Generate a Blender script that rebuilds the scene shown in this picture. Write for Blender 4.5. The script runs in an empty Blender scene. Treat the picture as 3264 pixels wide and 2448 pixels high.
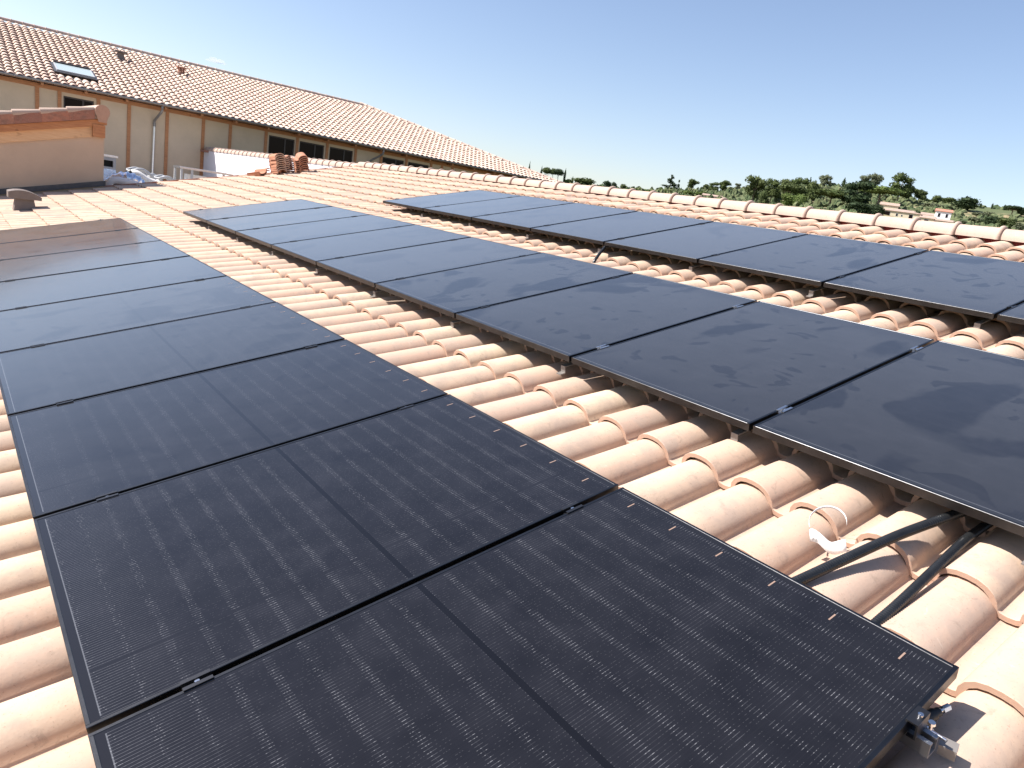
import bpy, bmesh, math, random
from math import sin, cos, tan, pi, radians, sqrt, atan2, floor
from mathutils import Matrix, Vector, Euler
random.seed(7)
sc = bpy.context.scene
C = sc.collection

# ---------------------------------------------------------------- camera, sky, sun, exposure
cam_data = bpy.data.cameras.new('camera')
cam = bpy.data.objects.new('camera', cam_data); C.objects.link(cam)
cam_data.sensor_width = 36.0
cam_data.lens = 24.88
cam_data.clip_start = 0.05
cam_data.clip_end = 9000.0
CAM = Vector((-0.23269, -0.42415, 1.29091))
RX = Vector((0.77854828, -0.60867299, 0.15290444))
RY = Vector((-0.03031872, -0.27983345, -0.9595697))
RZ = Vector((0.62685194, 0.74243548, -0.23631803))
cam.matrix_world = Matrix(((RX.x, -RY.x, -RZ.x, CAM.x), (RX.y, -RY.y, -RZ.y, CAM.y), (RX.z, -RY.z, -RZ.z, CAM.z), (0, 0, 0, 1)))
sc.camera = cam

SUN = Vector((-0.66, 0.50, 0.90)).normalized()
SUN_EL = math.asin(SUN.z)
world = bpy.data.worlds.new('World'); sc.world = world; world.use_nodes = True
nt = world.node_tree; nt.nodes.clear()
sky = nt.nodes.new('ShaderNodeTexSky'); sky.sky_type = 'NISHITA'; sky.sun_disc = False
sky.sun_elevation = SUN_EL
sky.sun_rotation = atan2(SUN.x, SUN.y)
sky.altitude = 150; sky.air_density = 1.0; sky.dust_density = 0.9; sky.ozone_density = 2.0
bg = nt.nodes.new('ShaderNodeBackground'); bg.inputs['Strength'].default_value = 0.090
out = nt.nodes.new('ShaderNodeOutputWorld')
tint = nt.nodes.new('ShaderNodeMix'); tint.data_type = 'RGBA'; tint.blend_type = 'MULTIPLY'; tint.inputs[0].default_value = 1
tint.inputs[7].default_value = (1.045, 0.955, 0.95, 1)              # the phone's white balance
nt.links.new(sky.outputs[0], tint.inputs[6]); nt.links.new(tint.outputs[2], bg.inputs['Color']); nt.links.new(bg.outputs[0], out.inputs['Surface'])
ld = bpy.data.lights.new('sun', 'SUN'); ld.energy = 4.8; ld.angle = radians(0.53); ld.color = (1.0, 0.945, 0.885)
lo = bpy.data.objects.new('sun', ld); C.objects.link(lo)
lo.rotation_euler = SUN.to_track_quat('Z', 'Y').to_euler()
lo.location = (-20, 15, 30)
sc.view_settings.view_transform = 'Standard'; sc.view_settings.look = 'None'
sc.view_settings.exposure = 1.10; sc.view_settings.gamma = 1.0
sc.view_settings.use_curve_mapping = False
sc.render.engine = 'CYCLES'
sc.cycles.max_bounces = 8

# ---------------------------------------------------------------- frames of reference
AL = radians(13.0)                                    # slope of the roof; it rises towards +X
ROOF = Matrix(((cos(AL), 0, -sin(AL), 0), (0, 1, 0, 0), (sin(AL), 0, cos(AL), 0), (0, 0, 0, 1)))
def rw(v, u, n): return ROOF @ Vector((v, u, n))
T = Matrix.Translation
def RZm(a): return Matrix.Rotation(a, 4, 'Z')
def RXm(a): return Matrix.Rotation(a, 4, 'X')
def RYm(a): return Matrix.Rotation(a, 4, 'Y')
ORD = ['first', 'second', 'third', 'fourth', 'fifth', 'sixth', 'seventh', 'eighth', 'ninth', 'tenth', 'eleventh', 'twelfth', 'thirteenth']

# ---------------------------------------------------------------- small mesh helpers
class MB:
    def __init__(s): s.v = []; s.f = []; s.sm = []
    def add(s, verts, faces, smooth=False, m=None):
        o = len(s.v)
        s.v += [tuple(m @ Vector(p)) if m is not None else tuple(p) for p in verts]
        s.f += [tuple(i + o for i in f) for f in faces]
        s.sm += [smooth] * len(faces)
        return s
    def box(s, x0, x1, y0, y1, z0, z1, m=None):
        V = [(x0, y0, z0), (x1, y0, z0), (x1, y1, z0), (x0, y1, z0), (x0, y0, z1), (x1, y0, z1), (x1, y1, z1), (x0, y1, z1)]
        F = [(0, 3, 2, 1), (4, 5, 6, 7), (0, 1, 5, 4), (1, 2, 6, 5), (2, 3, 7, 6), (3, 0, 4, 7)]
        return s.add(V, F, False, m)
    def prism(s, poly, axis, a0, a1, m=None):          # poly in the other two axes
        n = len(poly)
        def P(p, a):
            return (a, p[0], p[1]) if axis == 'x' else (p[0], a, p[1]) if axis == 'y' else (p[0], p[1], a)
        V = [P(p, a0) for p in poly] + [P(p, a1) for p in poly]
        F = [(i, (i + 1) % n, n + (i + 1) % n, n + i) for i in range(n)] + [tuple(range(n - 1, -1, -1)), tuple(range(n, 2 * n))]
        return s.add(V, F, False, m)
    def tube(s, pts, rad, seg=8, caps=True, smooth=True, m=None):
        pts = [Vector(p) for p in pts]; n = len(pts)
        V = []; up = Vector((0, 0, 1))
        for i, p in enumerate(pts):
            d = (pts[min(i + 1, n - 1)] - pts[max(i - 1, 0)]).normalized()
            a = d.cross(up)
            if a.length < 1e-3: a = d.cross(Vector((1, 0, 0)))
            a.normalize(); b = a.cross(d).normalized()
            r = rad[i] if isinstance(rad, (list, tuple)) else rad
            for k in range(seg):
                t = 2 * pi * k / seg
                V.append(tuple(p + a * (r * cos(t)) + b * (r * sin(t))))
        F = [(i * seg + k, i * seg + (k + 1) % seg, (i + 1) * seg + (k + 1) % seg, (i + 1) * seg + k) for i in range(n - 1) for k in range(seg)]
        s.add(V, F, smooth, m)
        if caps:
            s.add(V[:seg], [tuple(range(seg))], False, m)
            s.add(V[-seg:], [tuple(range(seg - 1, -1, -1))], False, m)
        return s
    def cyl(s, c, r, h, seg=12, m=None, r2=None):
        r2 = r if r2 is None else r2
        V = [(c[0] + r * cos(2 * pi * k / seg), c[1] + r * sin(2 * pi * k / seg), c[2]) for k in range(seg)]
        V2 = [(c[0] + r2 * cos(2 * pi * k / seg), c[1] + r2 * sin(2 * pi * k / seg), c[2] + h) for k in range(seg)]
        F = [(k, (k + 1) % seg, seg + (k + 1) % seg, seg + k) for k in range(seg)]
        s.add(V + V2, F, True, m)
        s.add(V, [tuple(range(seg - 1, -1, -1))], False, m); s.add(V2, [tuple(range(seg))], False, m)
        return s
    def mesh(s, name):
        me = bpy.data.meshes.new(name)
        me.from_pydata(s.v, [], s.f)
        me.polygons.foreach_set('use_smooth', s.sm)
        me.update()
        return me
def put(name, me, mat, parent=None, m=None):
    if isinstance(me, MB): me = me.mesh(name)
    if mat is not None and not me.materials: me.materials.append(mat)
    o = bpy.data.objects.new(name, me); C.objects.link(o)
    if m is not None: o.matrix_basis = m
    if parent is not None: o.parent = parent
    return o
def tag(o, label=None, cat=None, group=None, kind=None):
    if label: o['label'] = label
    if cat: o['category'] = cat
    if group: o['group'] = group
    if kind: o['kind'] = kind
    return o
def empty(name, m=None):
    o = bpy.data.objects.new(name, None); C.objects.link(o); o.empty_display_size = 0.2
    if m is not None: o.matrix_basis = m
    return o
def rnd(a, b): return a + (b - a) * random.random()

# ---------------------------------------------------------------- materials
def newmat(name):
    m = bpy.data.materials.new(name); m.use_nodes = True
    return m, m.node_tree, m.node_tree.nodes['Principled BSDF']
def simple(name, col, rough=0.6, metal=0.0, noise=0.0, nscale=8.0, bump=0.0, bscale=60.0, spec=0.5):
    m, t, b = newmat(name)
    b.inputs['Base Color'].default_value = (*col, 1); b.inputs['Roughness'].default_value = rough
    b.inputs['Metallic'].default_value = metal; b.inputs['Specular IOR Level'].default_value = spec
    tc = t.nodes.new('ShaderNodeTexCoord')
    if noise:
        n = t.nodes.new('ShaderNodeTexNoise'); n.inputs['Scale'].default_value = nscale; n.inputs['Detail'].default_value = 6; n.inputs['Roughness'].default_value = 0.65
        t.links.new(tc.outputs['Object'], n.inputs['Vector'])
        r = t.nodes.new('ShaderNodeMapRange'); r.inputs[1].default_value = 0.3; r.inputs[2].default_value = 0.7
        r.inputs[3].default_value = 1 - noise; r.inputs[4].default_value = 1 + noise
        t.links.new(n.outputs['Fac'], r.inputs[0])
        mx = t.nodes.new('ShaderNodeMix'); mx.data_type = 'RGBA'; mx.blend_type = 'MULTIPLY'; mx.inputs[0].default_value = 1
        mx.inputs[6].default_value = (*col, 1); t.links.new(r.outputs[0], mx.inputs[7]); t.links.new(mx.outputs[2], b.inputs['Base Color'])
    if bump:
        n = t.nodes.new('ShaderNodeTexNoise'); n.inputs['Scale'].default_value = bscale; n.inputs['Detail'].default_value = 5
        t.links.new(tc.outputs['Object'], n.inputs['Vector'])
        bp = t.nodes.new('ShaderNodeBump'); bp.inputs['Strength'].default_value = bump; bp.inputs['Distance'].default_value = 0.01
        t.links.new(n.outputs['Fac'], bp.inputs['Height']); t.links.new(bp.outputs[0], b.inputs['Normal'])
    return m
class NG:                                              # tiny helper for node maths
    def __init__(s, t): s.t = t
    def n(s, typ, **kw):
        x = s.t.nodes.new(typ)
        for k, v in kw.items(): setattr(x, k, v)
        return x
    def lk(s, a, b): s.t.links.new(a, b)
    def m(s, op, a, b=None, c=None, clamp=False):
        x = s.n('ShaderNodeMath', operation=op, use_clamp=clamp)
        for i, q in enumerate((a, b, c)):
            if q is None: continue
            if isinstance(q, (int, float)): x.inputs[i].default_value = q
            else: s.lk(q, x.inputs[i])
        return x.outputs[0]
    def mr(s, a, i0, i1, o0, o1, smooth=False):
        x = s.n('ShaderNodeMapRange', interpolation_type='SMOOTHSTEP' if smooth else 'LINEAR')
        s.lk(a, x.inputs[0])
        for i, q in zip((1, 2, 3, 4), (i0, i1, o0, o1)): x.inputs[i].default_value = q
        return x.outputs[0]
    def mix(s, f, a, b, mode='MIX'):
        x = s.n('ShaderNodeMix', data_type='RGBA', blend_type=mode)
        for i, q in ((0, f), (6, a), (7, b)):
            if isinstance(q, (int, float)): x.inputs[i].default_value = q
            elif isinstance(q, tuple): x.inputs[i].default_value = (*q, 1)
            else: s.lk(q, x.inputs[i])
        return x.outputs[2]
    def noise(s, vec, scale, detail=4, rough=0.55, dist=0.0, w=None):
        x = s.n('ShaderNodeTexNoise', noise_dimensions='4D' if w is not None else '3D')
        s.lk(vec, x.inputs['Vector']); x.inputs['Scale'].default_value = scale
        x.inputs['Detail'].default_value = detail; x.inputs['Roughness'].default_value = rough; x.inputs['Distortion'].default_value = dist
        if w is not None: s.lk(w, x.inputs['W'])
        return x.outputs['Fac']

def clay(name, cols, dark=(0.36, 0.26, 0.195), amt=0.75, patch_lo=0.46, raw_shade=(0.42, 0.28, 0.205)):
    m, t, b = newmat(name); g = NG(t)
    tc = g.n('ShaderNodeTexCoord'); oi = g.n('ShaderNodeObjectInfo'); at = g.n('ShaderNodeAttribute', attribute_name='tint')
    key = g.m('FRACT', g.m('ADD', oi.outputs['Random'], at.outputs['Fac']))
    cr = g.n('ShaderNodeValToRGB'); g.lk(key, cr.inputs[0])
    el = cr.color_ramp.elements
    el[0].position = 0; el[0].color = (*cols[0], 1); el[1].position = 1; el[1].color = (*cols[-1], 1)
    for i, c in enumerate(cols[1:-1]):
        e = el.new((i + 1) / (len(cols) - 1)); e.color = (*c, 1)
    w = g.m('MULTIPLY', key, 37.0)
    p1 = g.noise(tc.outputs['Object'], 5.5, 5, 0.62, 0.4, w)
    patch = g.mr(p1, patch_lo, patch_lo + 0.16, 0, amt)
    c1 = g.mix(patch, cr.outputs[0], dark)
    p2 = g.noise(tc.outputs['Object'], 38, 6, 0.7, 0.0, w)
    c2 = g.mix(g.mr(p2, 0.35, 0.7, 0.0, 0.22), c1, (0.46, 0.36, 0.28))
    p3 = g.noise(tc.outputs['Object'], 130, 3, 0.6)
    p4 = g.noise(tc.outputs['Object'], 14, 7, 0.75, 1.2, w)
    c2 = g.mix(g.mr(p4, 0.56, 0.66, 0.0, 0.45), c2, (dark[0] * 0.72, dark[1] * 0.70, dark[2] * 0.68))
    c2 = g.mix(g.mr(p4, 0.40, 0.33, 0.0, 0.30), c2, (0.66, 0.55, 0.44))
    c3 = g.mix(g.mr(p3, 0.62, 0.74, 0.0, 0.55), c2, (0.21, 0.13, 0.095))
    ea = g.n('ShaderNodeAttribute', attribute_name='raw_shade_edge')
    c3 = g.mix(ea.outputs['Fac'], c3, raw_shade)
    g.lk(c3, b.inputs['Base Color'])
    b.inputs['Roughness'].default_value = 0.85; b.inputs['Specular IOR Level'].default_value = 0.2
    hb = g.m('ADD', g.m('MULTIPLY', p2, 0.5), g.m('MULTIPLY', p3, 0.25))
    bp = g.n('ShaderNodeBump'); bp.inputs['Strength'].default_value = 0.5; bp.inputs['Distance'].default_value = 0.004
    g.lk(hb, bp.inputs['Height']); g.lk(bp.outputs[0], b.inputs['Normal'])
    return m
TILE = clay('clay_tile', [(0.505, 0.345, 0.255), (0.57, 0.43, 0.315), (0.475, 0.325, 0.245), (0.60, 0.47, 0.34), (0.53, 0.37, 0.275), (0.49, 0.355, 0.275)], (0.40, 0.31, 0.25), 0.75, 0.46)
TILE_FAR = clay('clay_tile_old', [(0.53, 0.385, 0.315), (0.62, 0.485, 0.39), (0.48, 0.34, 0.28), (0.66, 0.54, 0.44), (0.55, 0.41, 0.335), (0.51, 0.375, 0.31)], (0.42, 0.32, 0.27), 0.6, 0.47, (0.30, 0.19, 0.15))  # last colour darkens the front edges to paint shade under the tile fronts
TILE_RIDGE = clay('clay_ridge', [(0.422, 0.313, 0.257), (0.433, 0.325, 0.268), (0.410, 0.303, 0.251)], (0.331, 0.257, 0.217), 0.3, 0.5)
TILE_SPARE = clay('clay_spare', [(0.36, 0.135, 0.075), (0.42, 0.18, 0.10), (0.38, 0.16, 0.095)], (0.30, 0.15, 0.10), 0.5)
CLAY_SHADE = clay('clay_verge', [(0.400, 0.160, 0.100), (0.280, 0.120, 0.085), (0.440, 0.200, 0.130)], (0.160, 0.090, 0.070), 0.7, 0.47)  # darker brown clay with the shade of the verge face in its colour
CLAY_CAP = clay('clay_cap', [(0.42, 0.25, 0.18), (0.45, 0.28, 0.20)], (0.34, 0.20, 0.15), 0.5)
RED_MEMBRANE = simple('red_membrane', (0.16, 0.018, 0.016), 0.8, 0, 0.2, 20)
FRAME = simple('black_frame', (0.065, 0.066, 0.070), 0.36, 1.0, 0.2, 14, 0.03, 300)
BACK = simple('black_plastic', (0.012, 0.012, 0.013), 0.5)
ALU = simple('aluminium', (0.62, 0.63, 0.65), 0.3, 1.0, 0.12, 20)
DULL_ALU = simple('dull_aluminium', (0.36, 0.37, 0.39), 0.42, 1.0, 0.15, 20)
STEEL = simple('stainless', (0.72, 0.72, 0.72), 0.2, 1.0)
BLACKMET = simple('black_metal', (0.07, 0.07, 0.074), 0.35, 0.9)
RUBBER = simple('black_rubber', (0.01, 0.011, 0.012), 0.5)
CONDUIT = simple('black_conduit', (0.012, 0.013, 0.014), 0.26, 0, 0.4, 14)
PAPER = simple('white_paper', (0.82, 0.82, 0.80), 0.5, 0, 0.04, 30)
INK = simple('black_ink', (0.04, 0.04, 0.045), 0.6)
RIBBON = simple('copper_ribbon', (0.40, 0.27, 0.20), 0.4, 0.4)
STUCCO = simple('beige_render', (0.562, 0.431, 0.301), 0.9, 0, 0.07, 1.4, 0.25, 90)
STUCCO2 = simple('ochre_render', (0.50, 0.375, 0.275), 0.9, 0, 0.09, 1.1, 0.3, 90)
WHITE = simple('white_render', (0.680, 0.654, 0.680), 0.9, 0, 0.03, 2, 0.2, 120)
def wood(name, a, bcol):
    m, t, b = newmat(name); g = NG(t); tc = g.n('ShaderNodeTexCoord'); mp = g.n('ShaderNodeMapping')
    mp.inputs['Scale'].default_value = (1.2, 14, 14); g.lk(tc.outputs['Object'], mp.inputs[0])
    n = g.noise(mp.outputs[0], 3, 6, 0.6, 0.6)
    k = g.noise(tc.outputs['Object'], 5, 2, 0.5)
    c = g.mix(g.mr(n, 0.35, 0.68, 0, 1), a, bcol)
    g.lk(g.mix(g.mr(k, 0.66, 0.72, 0, 0.5), c, (a[0] * 0.4, a[1] * 0.35, a[2] * 0.3)), b.inputs['Base Color'])
    b.inputs['Roughness'].default_value = 0.7
    return m
WOOD = wood('stained_wood', (0.363, 0.149, 0.061), (0.484, 0.220, 0.094))
WOOD_LIGHT = wood('pale_wood', (0.60, 0.36, 0.19), (0.68, 0.44, 0.25))
ZINC = simple('zinc', (0.24, 0.22, 0.205), 0.5, 0.35, 0.1, 10)
GREY = simple('grey_paint', (0.42, 0.43, 0.44), 0.5, 0.1)
GREY_DARK = simple('grey_vent', (0.15, 0.122, 0.108), 0.6, 0, 0.1, 10)
PLASTIC_W = simple('white_plastic', (0.722, 0.714, 0.689), 0.45)
FOIL = simple('silver_foil', (0.70, 0.76, 0.86), 0.25, 0.9, 0.1, 12, 0.9, 22)
FLASH = simple('lead_flashing', (0.075, 0.075, 0.082), 0.5, 0.3, 0.2, 12)
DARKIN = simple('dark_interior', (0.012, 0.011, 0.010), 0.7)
CONCRETE = simple('concrete', (0.40, 0.38, 0.35), 0.9, 0, 0.15, 2, 0.3, 30)
BARK = simple('bark', (0.16, 0.12, 0.09), 0.9, 0, 0.3, 6)
WINDOW = simple('window_glass', (0.010, 0.005, 0.005), 0.04, 0, 0, spec=0.08)
SKYLIGHT_G = simple('skylight_glass', (0.42, 0.49, 0.49), 0.15, 0, 0, spec=0.5)
JOINERY = simple('dark_joinery', (0.035, 0.022, 0.018), 0.5)

# photovoltaic glass: cell columns, wires, pads, painted glints, dust film with grazing haze, wiped smears, all in the panel's own coordinates (x up the slope, y along the row)
def make_pv(name, smear, wires=1.0, film_k=0.010, ior=1.75, tintc=(0.80, 0.95, 1.0)):
    m, t, b = newmat(name); g = NG(t)
    tc = g.n('ShaderNodeTexCoord'); oi = g.n('ShaderNodeObjectInfo')
    sp = g.n('ShaderNodeSeparateXYZ'); g.lk(tc.outputs['Object'], sp.inputs[0]); X, Y = sp.outputs[0], sp.outputs[1]
    w = g.m('MULTIPLY', oi.outputs['Random'], 50.0)
    # wires run up the slope, 10.1 mm apart
    wy = g.m('ABSOLUTE', g.m('SUBTRACT', g.m('FRACT', g.m('DIVIDE', Y, 0.01015)), 0.5))
    wire = g.mr(wy, 0.085, 0.035, 0, 1)
    # half cells, 91.5 mm
    hx = g.m('ABSOLUTE', g.m('SUBTRACT', g.m('FRACT', g.m('DIVIDE', g.m('SUBTRACT', X, 0.0375), 0.0915)), 0.5))   # .5 at a joint
    joint = g.mr(hx, 0.488, 0.494, 0, 1)
    nz = g.noise(tc.outputs['Object'], 7, 3, 0.6, 0, w)
    pad_in = g.mr(hx, 0.36, 0.39, 0, 1)
    pad = g.m('MULTIPLY', pad_in, g.mr(nz, 0.38, 0.62, 0.25, 1))
    left = g.mr(X, 0.35, 0.05, 0, 1, True)
    run = g.m('MULTIPLY', g.mr(nz, 0.5, 0.66, 0.05, 0.6), 1.0)
    fac = g.m('MULTIPLY', wire, g.m('MAXIMUM', g.m('MULTIPLY', pad, 0.26), g.m('MAXIMUM', g.m('MULTIPLY', left, 0.24), g.m('MULTIPLY', run, 0.12))))
    # glints on the solder pads, painted as bright flecks in the base colour
    mp = g.n('ShaderNodeMapping'); mp.inputs['Scale'].default_value = (1 / 0.0035, 1 / 0.01015, 1); g.lk(tc.outputs['Object'], mp.inputs[0])
    fl = g.n('ShaderNodeVectorMath', operation='FLOOR'); g.lk(mp.outputs[0], fl.inputs[0])
    wn = g.n('ShaderNodeTexWhiteNoise', noise_dimensions='3D'); g.lk(fl.outputs[0], wn.inputs[0])
    spark = g.m('MULTIPLY', g.m('MULTIPLY', g.m('GREATER_THAN', wn.outputs[0], 0.80), wire), g.mr(hx, 0.34, 0.42, 0.08, 0.38))
    cy = g.m('ABSOLUTE', g.m('SUBTRACT', g.m('FRACT', g.m('DIVIDE', g.m('SUBTRACT', Y, 0.0135), 0.1845)), 0.5))
    col = g.m('GREATER_THAN', cy, 0.4945)
    mid = g.m('LESS_THAN', g.m('ABSOLUTE', g.m('SUBTRACT', X, 0.861)), 0.0095)
    edge = g.m('MAXIMUM', g.m('GREATER_THAN', g.m('ABSOLUTE', g.m('SUBTRACT', X, 0.861)), 0.829), g.m('GREATER_THAN', g.m('ABSOLUTE', g.m('SUBTRACT', Y, 0.567)), 0.5545))
    base = g.mix(g.mr(nz, 0.3, 0.7, 0, 1), (0.006, 0.0060, 0.008), (0.011, 0.011, 0.014))
    base = g.mix(g.m('MULTIPLY', joint, 0.12), base, (0.045, 0.047, 0.055))
    base = g.mix(g.m('MULTIPLY', fac, wires, None, True), base, (0.40, 0.41, 0.44))
    base = g.mix(g.m('MULTIPLY', spark, wires * wires), base, (0.85, 0.86, 0.9))
    blk = g.m('MAXIMUM', g.m('MAXIMUM', mid, edge), col)
    base = g.mix(blk, base, (0.009, 0.009, 0.011))
    bus = g.m('MULTIPLY', g.m('LESS_THAN', g.m('ABSOLUTE', g.m('SUBTRACT', X, 0.0335)), 0.0016), g.m('LESS_THAN', g.m('ABSOLUTE', g.m('SUBTRACT', Y, 0.567)), 0.545))
    base = g.mix(g.m('MULTIPLY', bus, 0.16), base, (0.42, 0.44, 0.48))
    # dust film with wiped streaks and prints
    mp2 = g.n('ShaderNodeMapping'); mp2.inputs['Scale'].default_value = (1.0, 1.9, 1); mp2.inputs['Rotation'].default_value = (0, 0, 0.5); g.lk(tc.outputs['Object'], mp2.inputs[0])
    d1 = g.noise(mp2.outputs[0], 1.15, 3, 0.45, 1.1, w)
    d2 = g.noise(tc.outputs['Object'], 3.0, 2, 0.4, 2.6, w)
    wiped = g.m('MAXIMUM', g.mr(d1, 0.55, 0.60, 0, 1), g.mr(d2, 0.63, 0.65, 0, 0.8))
    e1 = g.mr(g.m('MINIMUM', g.m('SUBTRACT', X, 0.0), g.m('SUBTRACT', 1.722, X)), 0.05, 0.22, 1, 0, True)
    wiped = g.m('MULTIPLY', g.m('MAXIMUM', wiped, g.m('MULTIPLY', e1, 0.35)), smear)
    sp1 = g.noise(tc.outputs['Object'], 22, 4, 0.6, 0.6, w)
    blot = g.m('MULTIPLY', g.mr(sp1, 0.74, 0.78, 0, 0.8), g.mr(d1, 0.45, 0.6, 0.1, 1))
    fine = g.noise(tc.outputs['Object'], 90, 4, 0.7)
    dust = g.m('MULTIPLY', g.m('ADD', 0.85, g.m('MULTIPLY', fine, 0.15)), g.m('SUBTRACT', 1.0, wiped))
    dcol = g.mix(blot, (0.40, 0.405, 0.405), (0.50, 0.50, 0.52))
    lw = g.n('ShaderNodeLayerWeight'); lw.inputs['Blend'].default_value = 0.5      # dust film; its slanted-view term also paints in missing sky reflection
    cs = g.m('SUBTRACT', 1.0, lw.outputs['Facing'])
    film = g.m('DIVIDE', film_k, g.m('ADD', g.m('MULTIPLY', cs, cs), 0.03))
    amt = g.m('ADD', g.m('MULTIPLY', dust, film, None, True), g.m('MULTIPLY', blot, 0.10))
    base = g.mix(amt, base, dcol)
    base = g.mix(g.m('MULTIPLY', mid, 0.65 * min(1, wires * 1.6)), base, (0.002, 0.002, 0.003))
    g.lk(base, b.inputs['Base Color'])
    g.lk(g.m('ADD', g.m('MULTIPLY', dust, 0.07), 0.05), b.inputs['Roughness'])
    g.lk(g.m('MULTIPLY', dust, 0.30), b.inputs['Sheen Weight']); b.inputs['Sheen Roughness'].default_value = 0.14; b.inputs['Sheen Tint'].default_value = (0.8, 0.82, 0.86, 1)
    b.inputs['IOR'].default_value = ior; b.inputs['Specular IOR Level'].default_value = 0.5
    b.inputs['Specular Tint'].default_value = (*tintc, 1)
    bn = g.noise(tc.outputs['Object'], 2.2, 2, 0.5, 0.3, w)
    bp = g.n('ShaderNodeBump'); bp.inputs['Strength'].default_value = 0.05; bp.inputs['Distance'].default_value = 0.012
    g.lk(bn, bp.inputs['Height']); g.lk(bp.outputs[0], b.inputs['Normal'])
    return m
PV_NEAR = make_pv('photovoltaic_glass', 0.35, 0.60, 0.0022, 1.42, (0.95, 0.92, 0.90))
PV_STEPS = {8: PV_NEAR, 7: PV_NEAR, 6: make_pv('photovoltaic_glass_b', 0.35, 0.42, 0.004, 1.48, (0.90, 0.93, 0.95)), 5: make_pv('photovoltaic_glass_c', 0.3, 0.26, 0.008, 1.58), 4: make_pv('photovoltaic_glass_d', 0.3, 0.14, 0.011, 1.65)}  # same panels: wires fade and reflective haze grows with distance, set per material
PV_FAR = make_pv('photovoltaic_glass_far', 0.22, 0.06, 0.011)  # far glass: wires faded out, grazing haze put into the colour
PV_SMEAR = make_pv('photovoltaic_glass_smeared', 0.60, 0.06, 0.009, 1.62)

# ---------------------------------------------------------------- terrain
CREST = [(0.0, 0.0), (0.30, 0.004), (0.6027, 0.02552), (0.6658, 0.03535), (0.7511, 0.04215), (0.8352, 0.04897), (0.8964, 0.05631), (0.9476, 0.06447), (0.9929, 0.07475), (1.0334, 0.08255), (1.0841, 0.08767), (1.1382, 0.08419), (1.1657, 0.08370), (1.2082, 0.08483), (1.2710, 0.08584), (1.3378, 0.08594), (1.7, 0.07), (2.2, 0.0)]
GZ = -5.0
def ecrest(a):
    if a <= CREST[0][0] or a >= CREST[-1][0]: return 0.0
    for (a0, e0), (a1, e1) in zip(CREST, CREST[1:]):
        if a0 <= a <= a1: return e0 + (e1 - e0) * (a - a0) / (a1 - a0)
def sstep(a, b, x):
    t = max(0.0, min(1.0, (x - a) / (b - a))); return t * t * (3 - 2 * t)
def ground_z(x, y):
    dx, dy = x - CAM.x, y - CAM.y
    r = sqrt(dx * dx + dy * dy); a = atan2(dx, dy)
    e = ecrest(a)
    if e <= 0: return GZ
    K = radians(.0141)
    if r < 428: zh = CAM.z + r * tan(e - K * (420 - r))
    else: zh = CAM.z + 428 * tan(e + K * 8) - (r - 428) * 0.06
    s = sstep(40, 170, r)
    return max(GZ, GZ + (zh - GZ) * s)
def build_ground():
    mb = MB(); ang = [i * 2 * pi / 180 for i in range(181)]
    rs = [0, 20, 40, 60, 80, 110, 140, 170, 200, 230, 260, 290, 310, 330, 345, 360, 375, 390, 400, 410, 418, 424, 430, 445, 480, 540, 650, 800, 1200, 2000, 4000]
    V = []
    for r in rs:
        for a in ang[:-1]:
            x, y = CAM.x + r * sin(a), CAM.y + r * cos(a)
            jit = 0.5 * sin(x * 0.11) * cos(y * 0.13) * sstep(100, 250, r) * (1 - sstep(390, 420, r)) * (1 if ecrest(a) > 0 else 0)
            V.append((x, y, ground_z(x, y) + jit))
    n = 180
    F = [(i * n + k, (i + 1) * n + k, (i + 1) * n + (k + 1) % n, i * n + (k + 1) % n) for i in range(1, len(rs) - 1) for k in range(n)]
    F += [(0, n + k, n + (k + 1) % n) for k in range(n)]
    mb.add(V, F, True)
    m, t, b = newmat('dry_hillside'); g = NG(t); tc = g.n('ShaderNodeTexCoord')
    n1 = g.noise(tc.outputs['Object'], 0.05, 6, 0.65, 0.5); n2 = g.noise(tc.outputs['Object'], 0.6, 5, 0.7)
    c = g.mix(g.mr(n1, 0.45, 0.62, 0, 1), (0.085, 0.105, 0.04), (0.33, 0.25, 0.145))
    g.lk(g.mix(g.mr(n2, 0.4, 0.7, 0, 0.7), c, (0.06, 0.08, 0.03)), b.inputs['Base Color']); b.inputs['Roughness'].default_value = 1
    o = put('ground', mb, m); tag(o, 'dry grassy ground rising into a hillside beyond the roofs', kind='structure')
build_ground()

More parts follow.
